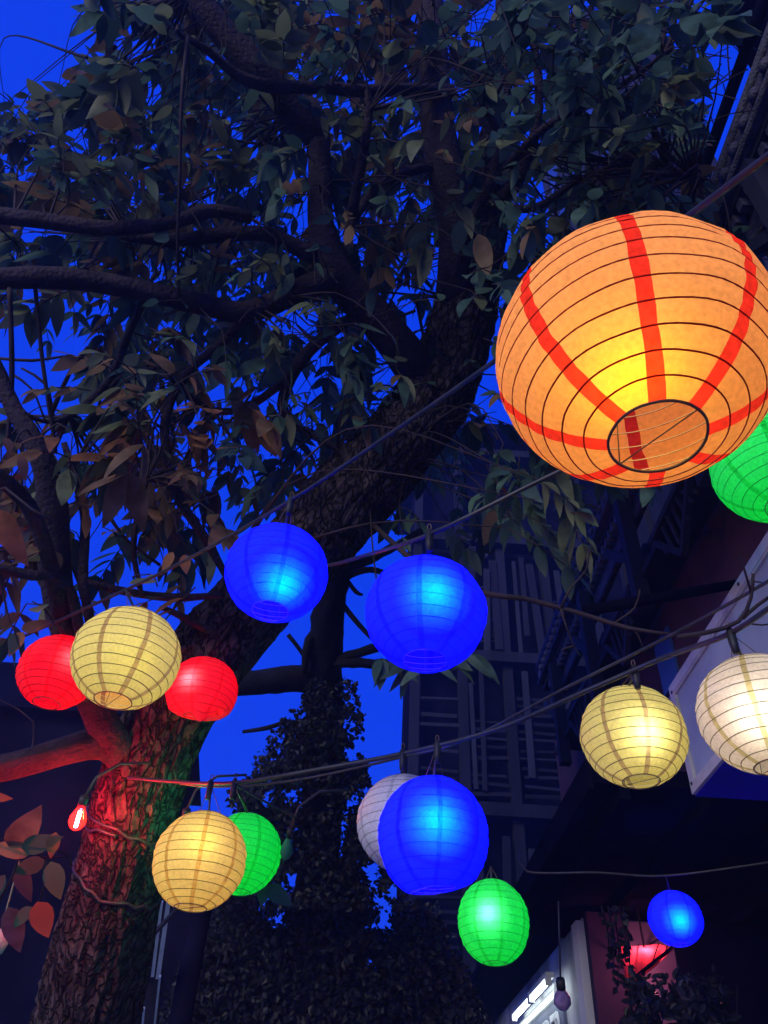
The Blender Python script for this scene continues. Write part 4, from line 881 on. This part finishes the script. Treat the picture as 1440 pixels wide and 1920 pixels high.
# ---- bare bulbs
def bare_bulb(name, label, px, py, zc_, tip, r0, mat, core=None, lead=True):
    A, B = pt(px, py, zc_), pt(tip[0], tip[1], zc_); ax = (B - A).normalized()
    e = empty(name, A, label, 'bulb')
    m = MB(); L = (B - A).length
    m.tube([A + ax * L * q for q in (-.95, -.8, -.4, .0, .45, .8, .97, 1.0)], [r0 * q for q in (.42, .46, .75, 1.0, 1.0, .68, .3, .05)], 14); m.build('glass', mat, e, True)
    if core:
        m = MB(); m.tube([A - ax * L * .5, A + ax * L * .75], r0 * .22, 8); m.build('filament', core, e, True)
    m = MB(); m.tube([A - ax * L * 1.7, A - ax * L * .9], r0 * .55, 10); m.build('socket', M['socket'], e, True)
    if lead: m = MB(); q = A - ax * L * 1.65; m.tube([q, q + Vector((0.02, 0, .08)), q + Vector((.09, .02, .15)), q + Vector((.2, .06, .18))], .005, 6); m.build('lead', M['cable'], e, True)
    return e
def redglass():
    m, t, o = new_mat('red_bulb_glass'); g = N(t, 'ShaderNodeBsdfGlossy'); g.inputs['Roughness'].default_value = .1
    tr = N(t, 'ShaderNodeBsdfTransparent'); tr.inputs[0].default_value = (1, .10, .20, 1); e = N(t, 'ShaderNodeEmission'); e.inputs[0].default_value = (1, .02, .012, 1); e.inputs[1].default_value = 3.5
    mx = N(t, 'ShaderNodeMixShader'); mx.inputs[0].default_value = .08; t.links.new(tr.outputs[0], mx.inputs[1]); t.links.new(g.outputs[0], mx.inputs[2])
    ad = N(t, 'ShaderNodeAddShader'); t.links.new(mx.outputs[0], ad.inputs[0]); t.links.new(e.outputs[0], ad.inputs[1]); t.links.new(ad.outputs[0], o.inputs[0]); return m
bare_bulb('red_bulb', 'glowing bare red bulb hanging beside the trunk', 147, 1533, 3.0, (140, 1556), 0.032, redglass(), glow('red_filament', (1, .08, .11), 2900))
bare_bulb('green_bulb', 'dim green coated bulb right of the green lantern, on a bent lead', 538, 1590, 2.8, (534, 1612), 0.022, surf('green_coating', (.02, .16, .07), None, 8, .4))
bare_bulb('green_lamp', 'bare green bulb shining on the bark from behind the amber lantern', 345, 1560, 3.02, (342, 1585), 0.030, glow('green_bulb_glow', (0.0, 1.0, .22), 95))
fb = bare_bulb('hanging_bulb', 'unlit mauve knobbly bulb hanging before the lit shop wall', 1054, 1872, 5.0, (1056, 1893), 0.055, surf('mauve_glass', (.20, .14, .30), (.34, .26, .45), 30, .25, .5, 12), None, False)
e = fb; m = MB(); q = pt(1051, 1850, 5.0); m.tube([q, pt(1050, 1800, 5.02), pt(1047, 1690, 5.1)], .006, 6); m.build('cord', M['cable'], e, True)
e = empty('white_lamp', pt(-6, 1767, 3.0), 'small pale globe lamp cut by the left picture edge', 'lamp')
m = MB(); c = pt(-6, 1767, 3.0); m.tube([c + Vector((0, 0, q)) for q in (-.045, -.035, 0, .035, .045)], [.01, .032, .042, .032, .014], 12); m.build('globe', M['white'], e, True)
m = MB(); m.tube([c + Vector((0, 0, .04)), c + Vector((-.02, 0, .3))], .004, 6); m.build('lead', M['cable'], e)
e = empty('bent_lead', pt(540, 1500, 2.75), 'thin dark lead bending down to the dim green bulb', 'cable')
m = MB(); m.tube(crom([pt(440, 1470, 2.7), pt(500, 1505, 2.74), pt(545, 1528, 2.78), pt(552, 1540, 2.8), pt(540, 1572, 2.8)], [.004] * 5, .03)[0], .004, 6); m.build('cable_sheath', M['cable'], e, True)
# twig fragments in front of the right-hand building
e = empty('bare_branch', pt(1070, 1145, 2.9), 'long bare branch crossing in front of the dark timber house', 'branch')
m = MB(); P_, r_ = crom([pt(700, 985, 4.0), pt(800, 1070, 3.2), pt(905, 1112, 2.9), pt(980, 1122, 2.88), pt(1080, 1148, 2.85), pt(1180, 1178, 2.8), pt(1262, 1190, 2.75)], [.014, .012, .011, .010, .009, .008, .006], .05); m.tube(P_, r_, 8); m.build('stem', M['twig'], e, True)
for tw in (((1052, 1138), (1072, 1100), (1098, 1070), (1108, 1020)), ((1052, 1142), (1062, 1175), (1078, 1215), (1092, 1235)), ((1075, 1212), (1060, 1216), (1052, 1222)), ((1180, 1178), (1196, 1190), (1208, 1222)), ((1150, 1170), (1190, 1140), (1200, 1105))):
    m = MB(); P_, r_ = crom([pt(a, b, 2.85) for a, b in tw], [.005 - .001 * i for i in range(len(tw))], .03); m.tube(P_, r_, 6); m.build('twig', M['twig'], e, True)
e = empty('dead_sprig', pt(1400, 1130, 1.9), 'short dark sprig caught on the cable before the box sign', 'branch')
for tw, rr_ in ((((1270, 1195), (1330, 1185), (1385, 1165), (1408, 1120), (1412, 1075)), .007), (((1392, 1160), (1420, 1135), (1470, 1100)), .005), (((1408, 1110), (1390, 1050), (1385, 1045)), .003), (((1400, 1168), (1430, 1172), (1470, 1165)), .0025), (((1410, 1090), (1428, 1092)), .002)):
    m = MB(); P_, r_ = crom([pt(a, b, 1.88) for a, b in tw], [rr_ * (1 - .12 * i) for i in range(len(tw))], .03); m.tube(P_, r_, 7); m.build('twig', M['twig'], e, True)

# ------------------------------------------------------------------ thin haze added to lift the shadows towards blue
mh, th_, oh = new_mat('shadow_lift_haze'); pv = N(th_, 'ShaderNodeVolumePrincipled')
pv.inputs['Color'].default_value = (0.24, 0.40, 0.96, 1); pv.inputs['Density'].default_value = 0.006; pv.inputs['Anisotropy'].default_value = 0.35
th_.links.new(pv.outputs[0], oh.inputs['Volume'])
m = MB(); m.box((0, 0, 10.5), (402, 402, 23.0)); hz = m.build('haze', mh); tag(hz, 'thin blue haze added to lift the shadows', kind='stuff')
cy.volume_bounces = 1
